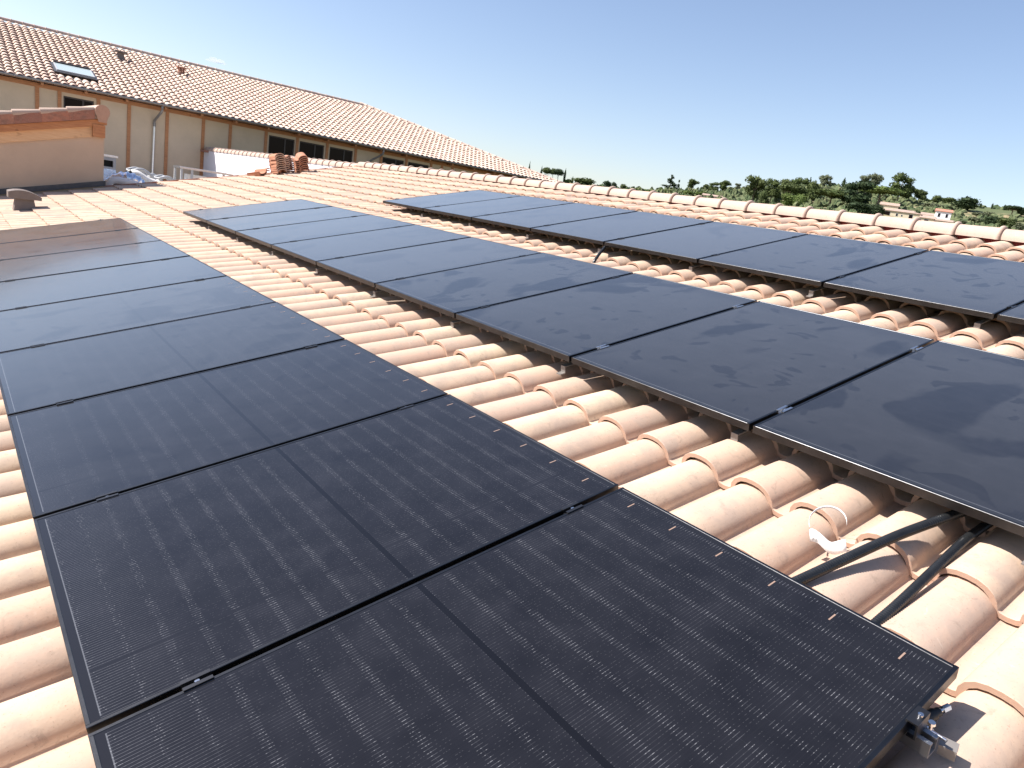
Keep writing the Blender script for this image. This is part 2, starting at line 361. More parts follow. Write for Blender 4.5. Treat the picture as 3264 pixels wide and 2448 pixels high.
# ---------------------------------------------------------------- tiles
PITCH = 0.26; COURSE = 0.434; TL = 0.475
CREST_N = -0.110; VAL_N = CREST_N - 0.085 - 0.020
PROF = [(.097, .010), (.095, .034), (.083, .057), (.060, .075), (.031, .0835), (-.001, .085), (-.033, .081), (-.061, .069), (-.082, .051), (-.0945, .031), (-.0995, .006), (-.107, .001), (-.128, -.002), (-.150, .000), (-.168, .008)]
PROF_LO = [PROF[i] for i in (0, 1, 3, 5, 7, 9, 10, 12, 14)]
LIFT = 0.027
def tile_geo(prof, th=0.018, under=True, lift_k=1.0):
    """front edge at x = 0 (down the slope), back at x = TL; crest on y = 0"""
    n = len(prof)
    def sec(x, s, dz, off):
        P = []
        for i, (y, z) in enumerate(prof):
            a = prof[max(i - 1, 0)]; c = prof[min(i + 1, n - 1)]
            tx, tz = c[0] - a[0], c[1] - a[1]; L = sqrt(tx * tx + tz * tz); nx, nz = tz / L, -tx / L
            if nz < 0: nx, nz = -nx, -nz
            yy = y - nx * off; zz = z - nz * off
            P.append((x, yy * (1 if y < -.09 else s), zz * (s if zz > 0 else 1) + dz))
        return P
    LF = LIFT * lift_k
    top = sec(0.0, 1.0, LF, 0.0); top1 = sec(0.004, 1.0, LF + 0.0006, -0.0004); top2 = sec(TL, 0.93, 0.0, 0.0)
    V = [(x + 0.0, y, z) for x, y, z in top1] + top2
    mb = MB()
    q = lambda a, b: [(a + i, a + i + 1, b + i + 1, b + i) for i in range(n - 1)]
    flip = lambda F: [tuple(reversed(f)) for f in F]
    mb.add(V, flip(q(0, n)), True)
    f2 = sec(0.0, 1.0, LF, th)
    mb.add(top1 + top, flip(q(0, n)) if False else q(0, n), True)
    e0 = len(mb.v); mb.add(top + f2, q(0, n), False); mb.edge = (e0, len(mb.v))
    if under:
        b2 = sec(TL, 0.93, 0.0, th)
        mb.add(f2 + b2, q(0, n), True)
        mb.add(top2 + b2, flip(q(0, n)), False)
        mb.add([top1[0], top2[0], b2[0], f2[0]], [(0, 1, 2, 3)], False)
    return mb
def fixn(mb, name):
    me = mb.mesh(name)
    bm = bmesh.new(); bm.from_mesh(me); bmesh.ops.recalc_face_normals(bm, faces=bm.faces); bm.to_mesh(me); bm.free()
    return me
TILE_MB = tile_geo(PROF); TILE_LO = tile_geo(PROF_LO, under=False)
def edged(mb, name):
    me = mb.mesh(name); at = me.attributes.new('raw_shade_edge', 'FLOAT', 'POINT')
    for i in range(*mb.edge): at.data[i].value = 1.0
    return me
TILE_LO_FAR = tile_geo(PROF_LO, th=.019, under=False, lift_k=1.7)
tile_me = edged(TILE_MB, 'roof_tile'); tile_me.materials.append(TILE)
mid_me = edged(tile_geo([PROF[i] for i in (0, 1, 2, 3, 4, 5, 7, 9, 11, 12, 14)], th=.019, lift_k=1.7), 'far_roof_tile'); mid_me.materials.append(TILE_FAR)

def project(p):
    d = Vector(p) - CAM; z = d.dot(RZ)
    if z < 0.05: return None
    return (0.5 + d.dot(RX) / z * 24.88 / 36.0, 0.5 + d.dot(RY) / z * 24.88 / 27.0, z)
def joined_tiles(name, mats, mb, material, parent):
    import numpy as np
    base = np.array(mb.v); nv = len(base); nf = len(mb.f)
    fl = [len(f) for f in mb.f]; assert all(k == 4 for k in fl)
    F = np.array(mb.f)
    V = np.zeros((len(mats), nv, 3)); 
    for i, m in enumerate(mats):
        A = np.array(m); V[i] = base @ A[:3, :3].T + A[:3, 3]
    FF = (F[None] + (np.arange(len(mats)) * nv)[:, None, None]).reshape(-1, 4)
    me = bpy.data.meshes.new(name)
    me.vertices.add(len(mats) * nv); me.vertices.foreach_set('co', V.reshape(-1))
    me.loops.add(FF.size); me.loops.foreach_set('vertex_index', FF.reshape(-1))
    me.polygons.add(len(FF)); me.polygons.foreach_set('loop_start', np.arange(0, FF.size, 4)); me.polygons.foreach_set('loop_total', np.full(len(FF), 4))
    me.polygons.foreach_set('use_smooth', np.tile(np.array(mb.sm), len(mats)))
    me.update(calc_edges=True)
    at = me.attributes.new('tint', 'FLOAT', 'POINT')
    at.data.foreach_set('value', np.repeat(np.random.RandomState(3).rand(len(mats)), nv))
    ed = np.zeros(nv); ed[mb.edge[0]:mb.edge[1]] = 1
    me.attributes.new('raw_shade_edge', 'FLOAT', 'POINT').data.foreach_set('value', np.tile(ed, len(mats)))
    o = put(name, me, material, parent); o['kind'] = 'stuff'
    return o

# panel rows
PW, PL, GAP = 1.134, 1.722, 0.020; PP = PW + GAP
ROWS = [('lower', 0.0, 10.372 - 0.006, 9), ('middle', 2.518, 10.372, 9), ('upper', 5.015, 9.202, 8)]
def under_panel(p):
    """does the sight line to roof point p cross a panel?"""
    pl = ROOF.inverted() @ Vector(p); cl = ROOF.inverted() @ CAM
    if abs(cl.z - pl.z) < 1e-6: return False
    t = (0 - pl.z) / (cl.z - pl.z); q = pl + (cl - pl) * t
    for nm, v0, uf, n in ROWS:
        if v0 < q.x < v0 + PL and uf - n * PP + GAP < q.y < uf: return True
    return False

# ---------------------------------------------------------------- the building we stand on
house = tag(empty('tiled_roof_building', T(rw(3, 7, -0.3))), 'long low building whose terracotta tiled roof carries the three rows of black solar panels', 'building')
hinv = house.matrix_basis.inverted()
U0, U1 = -3.0, 17.10
def hp(name, mb, mat, label=None):
    o = put(name, mb, mat, house, hinv.copy())
    if label: o['label'] = label
    return o
mb = MB(); mb.box(-2.9, 8.42, U0, U1, -0.34, -0.225, ROOF); hp('roof_deck', mb, WOOD)
rx = rw(8.42, 0, -0.225)
mb = MB(); m2 = T((2 * 8.30 + 0.0, 0, 0)) @ Matrix.Scale(-1, 4, (1, 0, 0)) @ ROOF
mb.box(-2.9, 8.36, U0, U1, -0.34, -0.16, m2); hp('back_roof_slope', mb, TILE)
mb = MB(); a = rw(-2.5, 0, -0.36)
mb.add([(a.x, U0 + .1, GZ), (14, U0 + .1, GZ), (14, U1 - .1, GZ), (a.x, U1 - .1, GZ), (a.x, U0 + .1, a.z), (8.3, U0 + .1, rx.z - .12), (14, U0 + .1, 0.3), (14, U1 - .1, 0.3), (8.3, U1 - .1, rx.z - .12), (a.x, U1 - .1, a.z)],
       [(0, 1, 6, 5, 4), (1, 2, 7, 6), (2, 3, 9, 8, 7), (3, 0, 4, 9), (4, 5, 8, 9), (5, 6, 7, 8)]); hp('wall', mb, STUCCO)
cells = []
for j in range(-10, 15):
    v = 1.861 + COURSE * j
    for k in range(-12, 66):
        u = 0.19 + PITCH * k
        if u > U1 - 0.02: continue
        m = ROOF @ T((v + rnd(-.009, .009), u + rnd(-.003, .003), VAL_N + 0.020 - LIFT + rnd(-.003, .003))) @ RZm(rnd(-.012, .012)) @ RXm(rnd(-.016, .016))
        c = rw(v + COURSE / 2, u - .04, CREST_N)
        area = 0; pr = project(c)
        if pr and -0.03 < pr[0] < 1.03 and -0.03 < pr[1] < 1.03:
            q = [project(rw(v + a_, u + b_, CREST_N)) for a_, b_ in ((0, .09), (COURSE, .09), (COURSE, -.17), (0, -.17))]
            if all(q):
                area = abs(sum(q[i][0] * q[(i + 1) % 4][1] - q[(i + 1) % 4][0] * q[i][1] for i in range(4)))
                hid = sum(under_panel(rw(v + a_, u + b_, n_)) for a_, b_, n_ in ((0, 0, CREST_N), (COURSE, 0, CREST_N), (COURSE / 2, 0, CREST_N), (0, -.13, VAL_N), (COURSE / 2, .06, CREST_N)))
                area *= (5 - hid) / 5
        cells.append((area, m))
cells.sort(key=lambda c: -c[0])
for i, (ar, m) in enumerate(cells[:300]): put('roof_tile', tile_me, None, house, hinv @ m)
joined_tiles('roof_tile_field', [hinv @ m for ar, m in cells[300:]], TILE_LO, TILE, house)

# ridge caps: half-round tiles with a thick collar
RXC, RZC = 8.275, 1.768
def ridge_mb(r=0.112, L=0.455, collar=0.136, seg=14):
    mb = MB(); st = [(0, collar - .016), (.008, collar - .004), (.022, collar), (.036, collar - .005), (.048, r + .004), (.058, r), (L, r * 0.93)]
    V = []; a0, a1 = radians(-8), radians(188)
    for y, rr in st:
        for k in range(seg + 1):
            t = a0 + (a1 - a0) * k / seg; V.append((rr * cos(t), y, rr * sin(t)))
    n = seg + 1
    mb.add(V, [(i * n + k, i * n + k + 1, (i + 1) * n + k + 1, (i + 1) * n + k) for i in range(len(st) - 1) for k in range(seg)], True)
    W = []
    for y, rr in ((0, collar - .012), (0, r - .022), (L, r * 0.93 - .018)):
        for k in range(n):
            t = a0 + (a1 - a0) * k / seg; W.append((rr * cos(t), y, rr * sin(t)))
    mb.add(W, [(i * n + k + 1, i * n + k, (i + 1) * n + k, (i + 1) * n + k + 1) for i in (0, 1) for k in range(seg)], False)
    return mb
ridge_me = ridge_mb().mesh('ridge_tile'); ridge_me.materials.append(TILE_RIDGE)
y = 2.312 - 0.43 * 12
while y < 16.75:
    put('ridge_tile', ridge_me, None, house, hinv @ T((RXC + rnd(-.003, .003), y, RZC + rnd(-.002, .002))) @ RXm(rnd(-.004, .012)))
    y += 0.43
mb = MB(); mb.box(8.235, 8.245, U0, U1, 1.60, RZC + 0.03); mb.box(8.36, 8.37, U0, U1, 1.60, RZC + 0.03); hp('ridge_closure', mb, RED_MEMBRANE)
mb = MB(); mb.box(8.16, 8.40, 16.95, 17.06, 1.68, 1.765); hp('ridge_board_end', mb, WOOD)
# verge board on the far gable edge
mb = MB(); mb.box(-2.9, 8.3, U1 + .002, U1 + .03, -0.36, -0.13, ROOF); hp('verge_board', mb, CLAY_SHADE)
# cowl vent on the far left of the roof
v0 = rw(0.90, 13.9, -0.13)
vent = empty('roof_vent', hinv @ T(v0)); vent.parent = house
mb = MB(); mb.add([(-.16, -.16, -.08), (.16, -.16, -.05), (.16, .16, -.05), (-.16, .16, -.08), (-.115, -.115, .22), (.115, -.115, .22), (.115, .115, .22), (-.115, .115, .22)], [(0, 3, 2, 1), (4, 5, 6, 7), (0, 1, 5, 4), (1, 2, 6, 5), (2, 3, 7, 6), (3, 0, 4, 7)])
put('vent_duct', mb, GREY_DARK, vent)
mb = MB(); pr = [(-.225 + .45 * k / 10, .205 + .10 * (1 - ((k - 4) / 6.5) ** 2)) for k in range(11)] + [(.225, .17), (-.225, .17)]
mb.prism(pr, 'y', -.18, .18); put('vent_cap', mb, GREY_DARK, vent)

# ---------------------------------------------------------------- solar panels
def frame_mesh():
    mb = MB(); h = .035; w = .011
    def bar(poly_pts, m=None): pass
    # long members (along x) and short ones between them; chamfered top
    ch = .0012
    sec = [(0, -h), (w, -h), (w, -ch), (w - ch, 0), (ch, 0), (0, -ch)]
    mb.prism(sec, 'x', 0, PL); mb.prism([(PW - a, b) for a, b in reversed(sec)], 'x', 0, PL)
    mb.prism([(a, b) for a, b in sec], 'y', w, PW - w); mb.prism([(PL - a, b) for a, b in reversed(sec)], 'y', w, PW - w)
    # inner bottom flanges
    mb.box(w, w + .02, w + .02, PW - w - .02, -h, -h + .002); mb.box(PL - w - .02, PL - w, w + .02, PW - w - .02, -h, -h + .002)
    mb.box(w + .001, PL - w - .001, w, w + .0198, -h, -h + .002); mb.box(w + .001, PL - w - .001, PW - w - .0198, PW - w, -h, -h + .002)
    me = mb.mesh('frame'); bm = bmesh.new(); bm.from_mesh(me); bmesh.ops.recalc_face_normals(bm, faces=bm.faces); bm.to_mesh(me); bm.free()
    return me
frame_me = frame_mesh(); frame_me.materials.append(FRAME)
mb = MB(); mb.box(.011, PL - .011, .011, PW - .011, -.0050, -.0014); glass_me = mb.mesh('glass'); glass_me.materials.append(PV_NEAR)
glass_me2 = mb.mesh('glass'); glass_me2.materials.append(PV_SMEAR)
glass_me3 = mb.mesh('glass'); glass_me3.materials.append(PV_FAR)
mb = MB(); mb.box(.75, .85, .30, .40, -.022, -.0055); mb.box(.75, .85, .74, .84, -.022, -.0055); jb_me = mb.mesh('junction_box'); jb_me.materials.append(BACK)
mb = MB(); mb.box(-.0165, .0165, -.0022, .0022, 0, .0003); rib_me = mb.mesh('ribbon'); rib_me.materials.append(RIBBON)
pos_words = {'lower': 'left row', 'middle': 'middle row', 'upper': 'right row'}
for nm, v0, uf, cnt in ROWS:
    for k in range(cnt):
        u = uf - k * PP - PW
        root = empty('solar_panel', ROOF @ T((v0, u, rnd(-.0008, .0008))) @ RYm(rnd(-.0008, .0008)) @ RXm(rnd(-.0012, .0012)))
        tag(root, 'black framed solar panel, %s from the far end of the %s' % (ORD[k], pos_words[nm]), 'solar panel', 'solar panels in three rows on the tiled roof')
        put('frame', frame_me, None, root)
        sm = nm != 'lower' or k <= 3
        dirty = (nm == 'middle' and k >= 5) or (nm == 'upper' and k >= 5)
        go = put('glass', glass_me2 if dirty else glass_me3 if sm else glass_me, None, root)
        if nm == 'lower' and k in PV_STEPS: go.material_slots[0].link = 'OBJECT'; go.material_slots[0].material = PV_STEPS[k]
        put('junction_box', jb_me, None, root)
        if nm == 'lower' and k >= 4:
            for q in range(6): put('ribbon', rib_me, None, root, T((1.655, 0.1055 + 0.1845 * q, -.0013)))

# mid clamps and end clamps
mb = MB()
sec = [(-.0185, 0.0), (-.0185, .0032), (-.0068, .0032), (-.0068, -.010), (.0068, -.010), (.0068, .0032), (.0185, .0032), (.0185, 0.0), (.0094, 0.0), (.0094, -.0135), (-.0094, -.0135), (-.0094, 0.0)]
n = len(sec); L2 = .036
V = [(-L2, p[0], p[1]) for p in sec] + [(L2, p[0], p[1]) for p in sec]
mb.add(V, [(i, (i + 1) % n, n + (i + 1) % n, n + i) for i in range(n)])
for o_ in (0, n):
    q = lambda *i: tuple(o_ + j for j in (i if o_ == 0 else reversed(i)))
    mb.add([V[o_ + i] for i in range(n)], [(0, 1, 2, 8 + 3)[:4]] if False else [(0, 1, 2, 11), (11, 2, 3, 10), (10, 3, 4, 9), (9, 4, 5, 8), (8, 5, 6, 7)])
clamp_me = mb.mesh('bracket'); clamp_me.materials.append(BLACKMET)
clamp_al = mb.mesh('bracket'); clamp_al.materials.append(ALU)
mb = MB(); mb.cyl((0, 0, -.0098), .0062, .0085, 12); mb.cyl((0, 0, -.0013), .0032, .0004, 6); bolt_me = mb.mesh('bolt'); bolt_me.materials.append(STEEL)
mb = MB(); mb.box(-.03, .03, -.021, .006, -.0005, .0035); mb.box(-.03, .03, -.021, -.017, -.040, -.0005); mb.box(-.03, .03, -.017, -.001, -.040, -.037); endc_me = mb.mesh('bracket'); endc_me.materials.append(BLACKMET)
for nm, v0, uf, cnt in ROWS:
    for k in range(cnt - 1):
        u = uf - k * PP - PW - GAP / 2
        for vi, vo in enumerate((0.240, 1.492)):
            c = empty('mid_clamp', ROOF @ T((v0 + vo, u, 0.0004)) @ T((rnd(-.01, .01), 0, 0)))
            tag(c, '%s clamp on the %s panel joint from the far end of the %s' % (('lower', 'upper')[vi], ORD[k], pos_words[nm]), 'clamp', 'small clamps with a bright bolt bridging the panel joints')
            put('bracket', clamp_al if (nm == 'middle' and k >= 6) else clamp_me, None, c); put('bolt', bolt_me, None, c, T((0, 0, .0014)))
    for vi, vo in enumerate((0.240, 1.492)):
        for e, u in enumerate((uf, uf - cnt * PP + GAP)):
            c = empty('end_clamp', ROOF @ T((v0 + vo, u, 0.0004)) @ RZm(0 if e == 1 else pi))
            tag(c, 'black end clamp at the %s corner of the %s end, %s' % (('lower', 'upper')[vi], ('far', 'near')[e], pos_words[nm]), 'clamp', 'end clamps holding the last panels')
            put('bracket', endc_me, None, c); put('bolt', bolt_me, None, c, T((0, -.012, .013)))
# rails with roof hooks
def rail_mb(L):
    sec = [(-.02, 0), (-.02, -.04), (.02, -.04), (.02, 0), (.008, 0), (.008, -.004), (.016, -.004), (.016, -.036), (-.016, -.036), (-.016, -.004), (-.008, -.004), (-.008, 0)]
    mb = MB(); n = len(sec)
    V = [(p[0], 0, p[1]) for p in sec] + [(p[0], L, p[1]) for p in sec]
    mb.add(V, [(i, (i + 1) % n, n + (i + 1) % n, n + i) for i in range(n)])
    for o_ in (0, n):
        mb.add([V[o_ + i] for i in range(n)], [(0, 1, 8, 9), (1, 2, 7, 8), (2, 3, 6, 7), (3, 4, 5, 6), (11, 0, 9, 10)])
    return mb
mb = MB(); mb.box(-.018, .018, .022, .028, -.075, -.005); mb.box(-.018, .018, -.10, .024, -.098, -.092); mb.box(-.018, .018, -.006, .0, -.092, -.050); mb.box(-.018, .018, 0, .022, -.056, -.050)
mb = MB(); mb.box(-.20, .024, -.018, .018, -.060, -.054); mb.box(-.206, -.20, -.018, .018, -.098, -.054); mb.box(-.24, -.206, -.018, .018, -.098, -.092); mb.box(.0235, .030, -.018, .018, -.054, -.006)
hook_me = mb.mesh('hook'); hook_me.materials.append(ZINC)
mb = MB(); mb.cyl((0, 0, 0), .008, .012, 6); mb.cyl((0, 0, .012), .004, .03, 8); hexb_me = mb.mesh('hex_bolt'); hexb_me.materials.append(STEEL)
for nm, v0, uf, cnt in ROWS:
    for vi, vo in enumerate((0.240, 1.492)):
        ua = uf - cnt * PP + GAP - (0.055 if vi == 0 else 0.05); Lr = uf + 0.06 - ua
        o = put('mounting_rail', rail_mb(Lr), BLACKMET if nm != 'lower' else DULL_ALU, None, ROOF @ T((v0 + vo, ua, -.0355)))
        tag(o, 'slotted metal rail running under the %s half of the %s of panels' % (('lower', 'upper')[vi], pos_words[nm]), 'rail', 'rails carrying the solar panels')
        for k in range(cnt):
            put('hook', hook_me, None, o, T((0, Lr - .06 - (k + 1) * PP + .09 + GAP, 0)))
        if nm == 'lower':
            put('hex_bolt', hexb_me, None, o, T((.034, .03, -.012)) @ RXm(pi / 2))
# hanger bolt and cable coupling near the corner of the nearest panel
cb = empty('cable_coupling', ROOF @ T((1.60, -.005, -.066)) @ RZm(-.25))
tag(cb, 'stepped black coupling with a bright hexagonal bolt under the near corner panel', 'coupling')
mb = MB(); mb.tube([(-.045, 0, 0), (-.02, 0, 0)], .019, 10); mb.tube([(-.02, 0, 0), (0, 0, 0)], .015, 10); mb.tube([(0, 0, 0), (.018, 0, 0)], .011, 10); put('sleeve', mb, RUBBER, cb)
mb = MB(); mb.tube([(.018, 0, 0), (.030, 0, 0)], .0055, 8); mb.tube([(.030, 0, 0), (.052, 0, 0)], .009, 6, True, False); put('bolt', mb, STEEL, cb)
br = empty('fixing_bracket', ROOF @ T((1.40, -.055, -.075)))
tag(br, 'bent grey metal bracket with a screw sticking out below the end of the nearest panel', 'bracket')
mb = MB(); mb.box(-.19, .07, -.022, -.019, -.085, -.004); mb.box(-.19, .07, -.019, .03, -.085, -.082); put('plate', mb, ZINC, br)
mb = MB(); mb.tube([(.02, -.045, -.02), (.02, -.018, -.02)], .004, 8); mb.tube([(.02, -.052, -.02), (.02, -.045, -.02)], .008, 6, True, False); put('screw', mb, STEEL, br)
lb = empty('rail_end_clip', ROOF @ T((1.535, -.085, -.10)) @ RZm(.2) @ Matrix.Scale(.8, 4))
tag(lb, 'folded aluminium clip standing on the tile below the near panel corner', 'clip')
mb = MB(); mb.box(0, .004, 0, .045, 0, .035); mb.box(.004, .035, 0, .045, .031, .035); mb.box(.035, .039, 0, .045, .008, .035); mb.box(.018, .022, 0, .045, 0, .031); put('profile', mb, ZINC, lb)
es = empty('loose_screw', ROOF @ T((1.497, -.035, -.016)))
tag(es, 'bright cross head screw standing just outside the edge of the nearest panel', 'screw')
mb = MB(); mb.cyl((0, 0, 0), .004, .014, 8); mb.cyl((0, 0, .014), .0085, .006, 12, None, .0075); put('head', mb, STEEL, es)

# ---------------------------------------------------------------- corrugated conduits, tag
def bez(P, n):
    P = [Vector(p) for p in P]; out = []
    for i in range(len(P) - 1):
        p0, p1, p2, p3 = P[max(i - 1, 0)], P[i], P[i + 1], P[min(i + 2, len(P) - 1)]
        for k in range(n):
            t = k / n; out.append(0.5 * ((2 * p1) + (p2 - p0) * t + (2 * p0 - 5 * p1 + 4 * p2 - p3) * t * t + (3 * p1 - p0 - 3 * p2 + p3) * t ** 3))
    out.append(P[-1]); return out
def conduit(name, pts, r, label, pitch=.0105):
    c = bez(pts, 40); L = [0]
    for a, b_ in zip(c, c[1:]): L.append(L[-1] + (b_ - a).length)
    N = int(L[-1] / (pitch / 4)); P = []; R = []; j = 0
    for i in range(N + 1):
        s = L[-1] * i / N
        while j < len(L) - 2 and L[j + 1] < s: j += 1
        t = (s - L[j]) / max(1e-9, L[j + 1] - L[j]); P.append(c[j].lerp(c[j + 1], min(1, max(0, t))))
        R.append(r - .0022 + .0022 * (1, 1, 0, 0)[i % 4])
    mb = MB(); mb.tube(P, R, 12); o = put(name, mb, CONDUIT, None, ROOF); tag(o, label, 'conduit', 'black corrugated conduits crossing between the panel rows')
conduit('corrugated_conduit', [(2.95, .30, -.085), (2.68, .325, -.080), (2.56, .352, -.082), (2.31, .410, -.083), (2.05, .457, -.088), (1.84, .492, -.092), (1.60, .53, -.092)], .0175, 'black corrugated conduit lying across the tiles beside the white paper tag')
conduit('corrugated_conduit', [(2.90, .275, -.150), (2.60, .279, -.128), (2.49, .279, -.121), (2.22, .268, -.118), (2.00, .262, -.120), (1.86, .262, -.122), (1.60, .26, -.13)], .0155, 'black corrugated conduit lying in the tile valley, nearest to the camera of all')
conduit('corrugated_conduit', [(5.40, 4.72, -.08), (5.10, 4.63, -.055), (4.98, 4.56, -.058), (4.72, 4.40, -.10), (4.58, 4.33, -.165), (4.30, 4.22, -.18)], .0145, 'short black conduit looping over the tiles between the middle and upper panel rows')
tg = empty('paper_tag', ROOF @ T((2.14, .56, -.165)))
tag(tg, 'curled white paper tag with a printed code lying on a tile next to the conduit', 'tag')
def strip(path, wdt, mat, name):
    V = []
    for p, up in path: V += [tuple(Vector(p)), tuple(Vector(p) + Vector(up) * wdt)]
    n = len(path); mb = MB(); mb.add(V, [(2 * i, 2 * i + 2, 2 * i + 3, 2 * i + 1) for i in range(n - 1)], True)
    o = put(name, mb, mat, tg); s = o.modifiers.new('solid', 'SOLIDIFY'); s.thickness = .0006; return o
loop = []
for k in range(19):
    t = k / 18; a = radians(150) + t * radians(-205)
    x = .075 + .078 * cos(a); y = .052 + .055 * sin(a)
    loop.append(((x, y + .0, .058 + .03 * sin(t * pi)), (0.05, .1, 1)))
strip(loop, .009, PAPER, 'loop')
lab = []
for k in range(13):
    t = k / 12
    lab.append(((-.012 + .062 * t ** 2 - .02 * t, .062 - .112 * t, .012 + .012 * sin(t * 7) + .010 * (1 - t)), (.30, .32 + .12 * sin(t * 9), .75)))
strip(lab, .048, PAPER, 'label_strip')
mb = MB()
for q in range(6): mb.box(-.0235 + .0, -.0228, .030 + q * .0036, .030 + q * .0036 + (.0012, .002, .0008)[q % 3], .040, .052)
put('printed_code', mb, INK, tg)

# ---------------------------------------------------------------- spare tiles
sp_me = edged(TILE_MB, 'spare_tile'); sp_me.materials.append(TILE_SPARE)
def stack(v, u, n, rz, words, flip=False, step=.031, dy=0.0):
    for i in range(n):
        m = ROOF @ T((v + rnd(-.008, .008), u + rnd(-.02, .02), CREST_N - .02 + i * step)) @ RYm(-AL * .5) @ RZm(rz + rnd(-.03, .03)) @ T((0, .045, 0)) @ Matrix.Diagonal((1.0, 1.18, 1.1, 1))
        if flip: m = m @ T((TL, 0, .076)) @ RYm(pi)
        o = put('spare_tile', sp_me, None, None, m)
        tag(o, 'spare clay tile, %s from the bottom of the %s' % (ORD[i], words), 'roof tile', 'spare clay tiles stacked on the roof in front of the white wall')
stack(6.26, 16.42, 9, pi / 2 - .05, 'left stack', False, .043)
stack(6.84, 16.88, 8, 1.30 + pi, 'right stack', False, .043)
stack(6.66, 16.98, 7, pi / 2 + .8, 'middle stack behind the two others', False, .043)
stack(5.80, 16.42, 2, 1.85, 'low pair lying left of the stacks', True, .042)

# ---------------------------------------------------------------- terrace behind the roof, parapet
mb = MB(); mb.box(-6, 8.16, U1 + .05, 30.66, GZ, 0.12); tag(put('terrace', mb, CONCRETE), 'flat concrete terrace between the two roofs', kind='structure')
par = tag(empty('parapet_wall', T((8.28, 24, 0.12))), 'white rendered wall with a coping of half-round clay tiles beyond the roof', 'wall')
pinv = par.matrix_basis.inverted()
mb = MB(); mb.box(8.19, 8.40, 17.16, 30.64, 0.122, 1.70); put('wall', mb, WHITE, par, pinv.copy())
cop_me = ridge_mb(0.130, 0.45, 0.150).mesh('coping_tile'); cop_me.materials.append(TILE_RIDGE)
y = 16.95
while y < 30.3:
    put('coping_tile', cop_me, None, par, pinv @ T((8.295, y, 1.70)) @ RXm(rnd(0, .012))); y += 0.425
mb = MB(); mb.box(8.05, 8.19, 30.0, 30.64, 1.62, 1.70); put('coping_end', mb, CLAY_SHADE, par, pinv.copy())  # shaded last piece of the coping, its shade given by the darker clay

# ---------------------------------------------------------------- far building
far = tag(empty('timber_framed_building', T((9, 34, GZ))), 'long building with a hipped clay tile roof, brown wooden posts and beige walls', 'building')
finv = far.matrix_basis.inverted()
def fp(name, mb, mat, par_=None, lab=None):
    o = put(name, mb, mat, par_ or far, finv.copy() if par_ is None else Matrix())
    if lab: o['label'] = lab
    return o
YW, YE, ZE, TH = 30.7, 30.12, 3.06, radians(17)
XR, RUN = 27.0, 8.35
XL = -7.0
mb = MB(); 
wins = [(3.42, 4.36), (10.75, 11.86), (12.08, 13.20), (13.46, 14.58), (16.08, 17.22), (17.45, 18.60)]
ZB, ZT = 1.25, 2.74
x = XL
for a, b_ in wins:
    mb.box(x, a, YW, YW + .25, GZ, 2.90); mb.box(a, b_, YW, YW + .25, GZ, ZB); mb.box(a, b_, YW, YW + .25, ZT, 2.90); x = b_
mb.box(x, XR - .6, YW, YW + .25, GZ, 2.90)
mb.box(XR - .85, XR - .6, YW + .25, YW + 15.5, GZ, 2.90); mb.box(XL, XR - .6, YW + 15.5, YW + 15.75, GZ, 2.90); mb.box(XL, XL + .25, YW + .25, YW + 15.5, GZ, 2.9)
fp('wall', mb, STUCCO)
for a, b_ in wins:
    w = empty('window', finv @ T((a, YW, ZB))); w.parent = far; W_ = b_ - a; H_ = ZT - ZB
    mb = MB(); mb.box(0, .05, .06, .12, 0, H_); mb.box(W_ - .05, W_, .06, .12, 0, H_); mb.box(.05, W_ - .05, .06, .12, 0, .05); mb.box(.05, W_ - .05, .06, .12, H_ - .05, H_); mb.box(W_ * .62, W_ * .62 + .06, .062, .118, .05, H_ - .05)
    put('frame', mb, JOINERY, w)
    mb = MB(); mb.box(.05, W_ * .62, .085, .095, .05, H_ - .05); put('pane', mb, WINDOW, w)
    mb = MB(); mb.box(W_ * .62 + .06, W_ - .05, .085, .095, .05, H_ - .05); put('pane', mb, WINDOW, w)
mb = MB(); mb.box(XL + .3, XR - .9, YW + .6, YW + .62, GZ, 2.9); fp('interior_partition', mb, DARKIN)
post_mb = lambda w_: MB().box(-w_ / 2, w_ / 2, -.035, 0.0, GZ, 2.855)
for x in (2.64, 3.30, 4.50, 5.50, 6.81, 8.13, 9.17, 10.62, 11.97, 13.33, 14.70, 16.0, 17.34, 18.72, 19.35, 19.97, 21.3, 22.6, 23.9, 25.2):
    put('post', post_mb(.115), WOOD, far, finv @ T((x, YW - .002, 0)))
mb = MB(); mb.box(XL, XR - .5, YW - .06, YW + .02, 2.858, 3.03); mb.box(XL, XR - .3, YE + .02, YW - .061, 3.0, 3.03); fp('fascia_beam', mb, WOOD)
mb = MB(); 
for k in range(26): mb.box(XL + 1.3 * k + .6, XL + 1.3 * k + .68, YE + .06, YW - .07, 2.93, 2.998)
fp('rafter_ends', mb, WOOD)
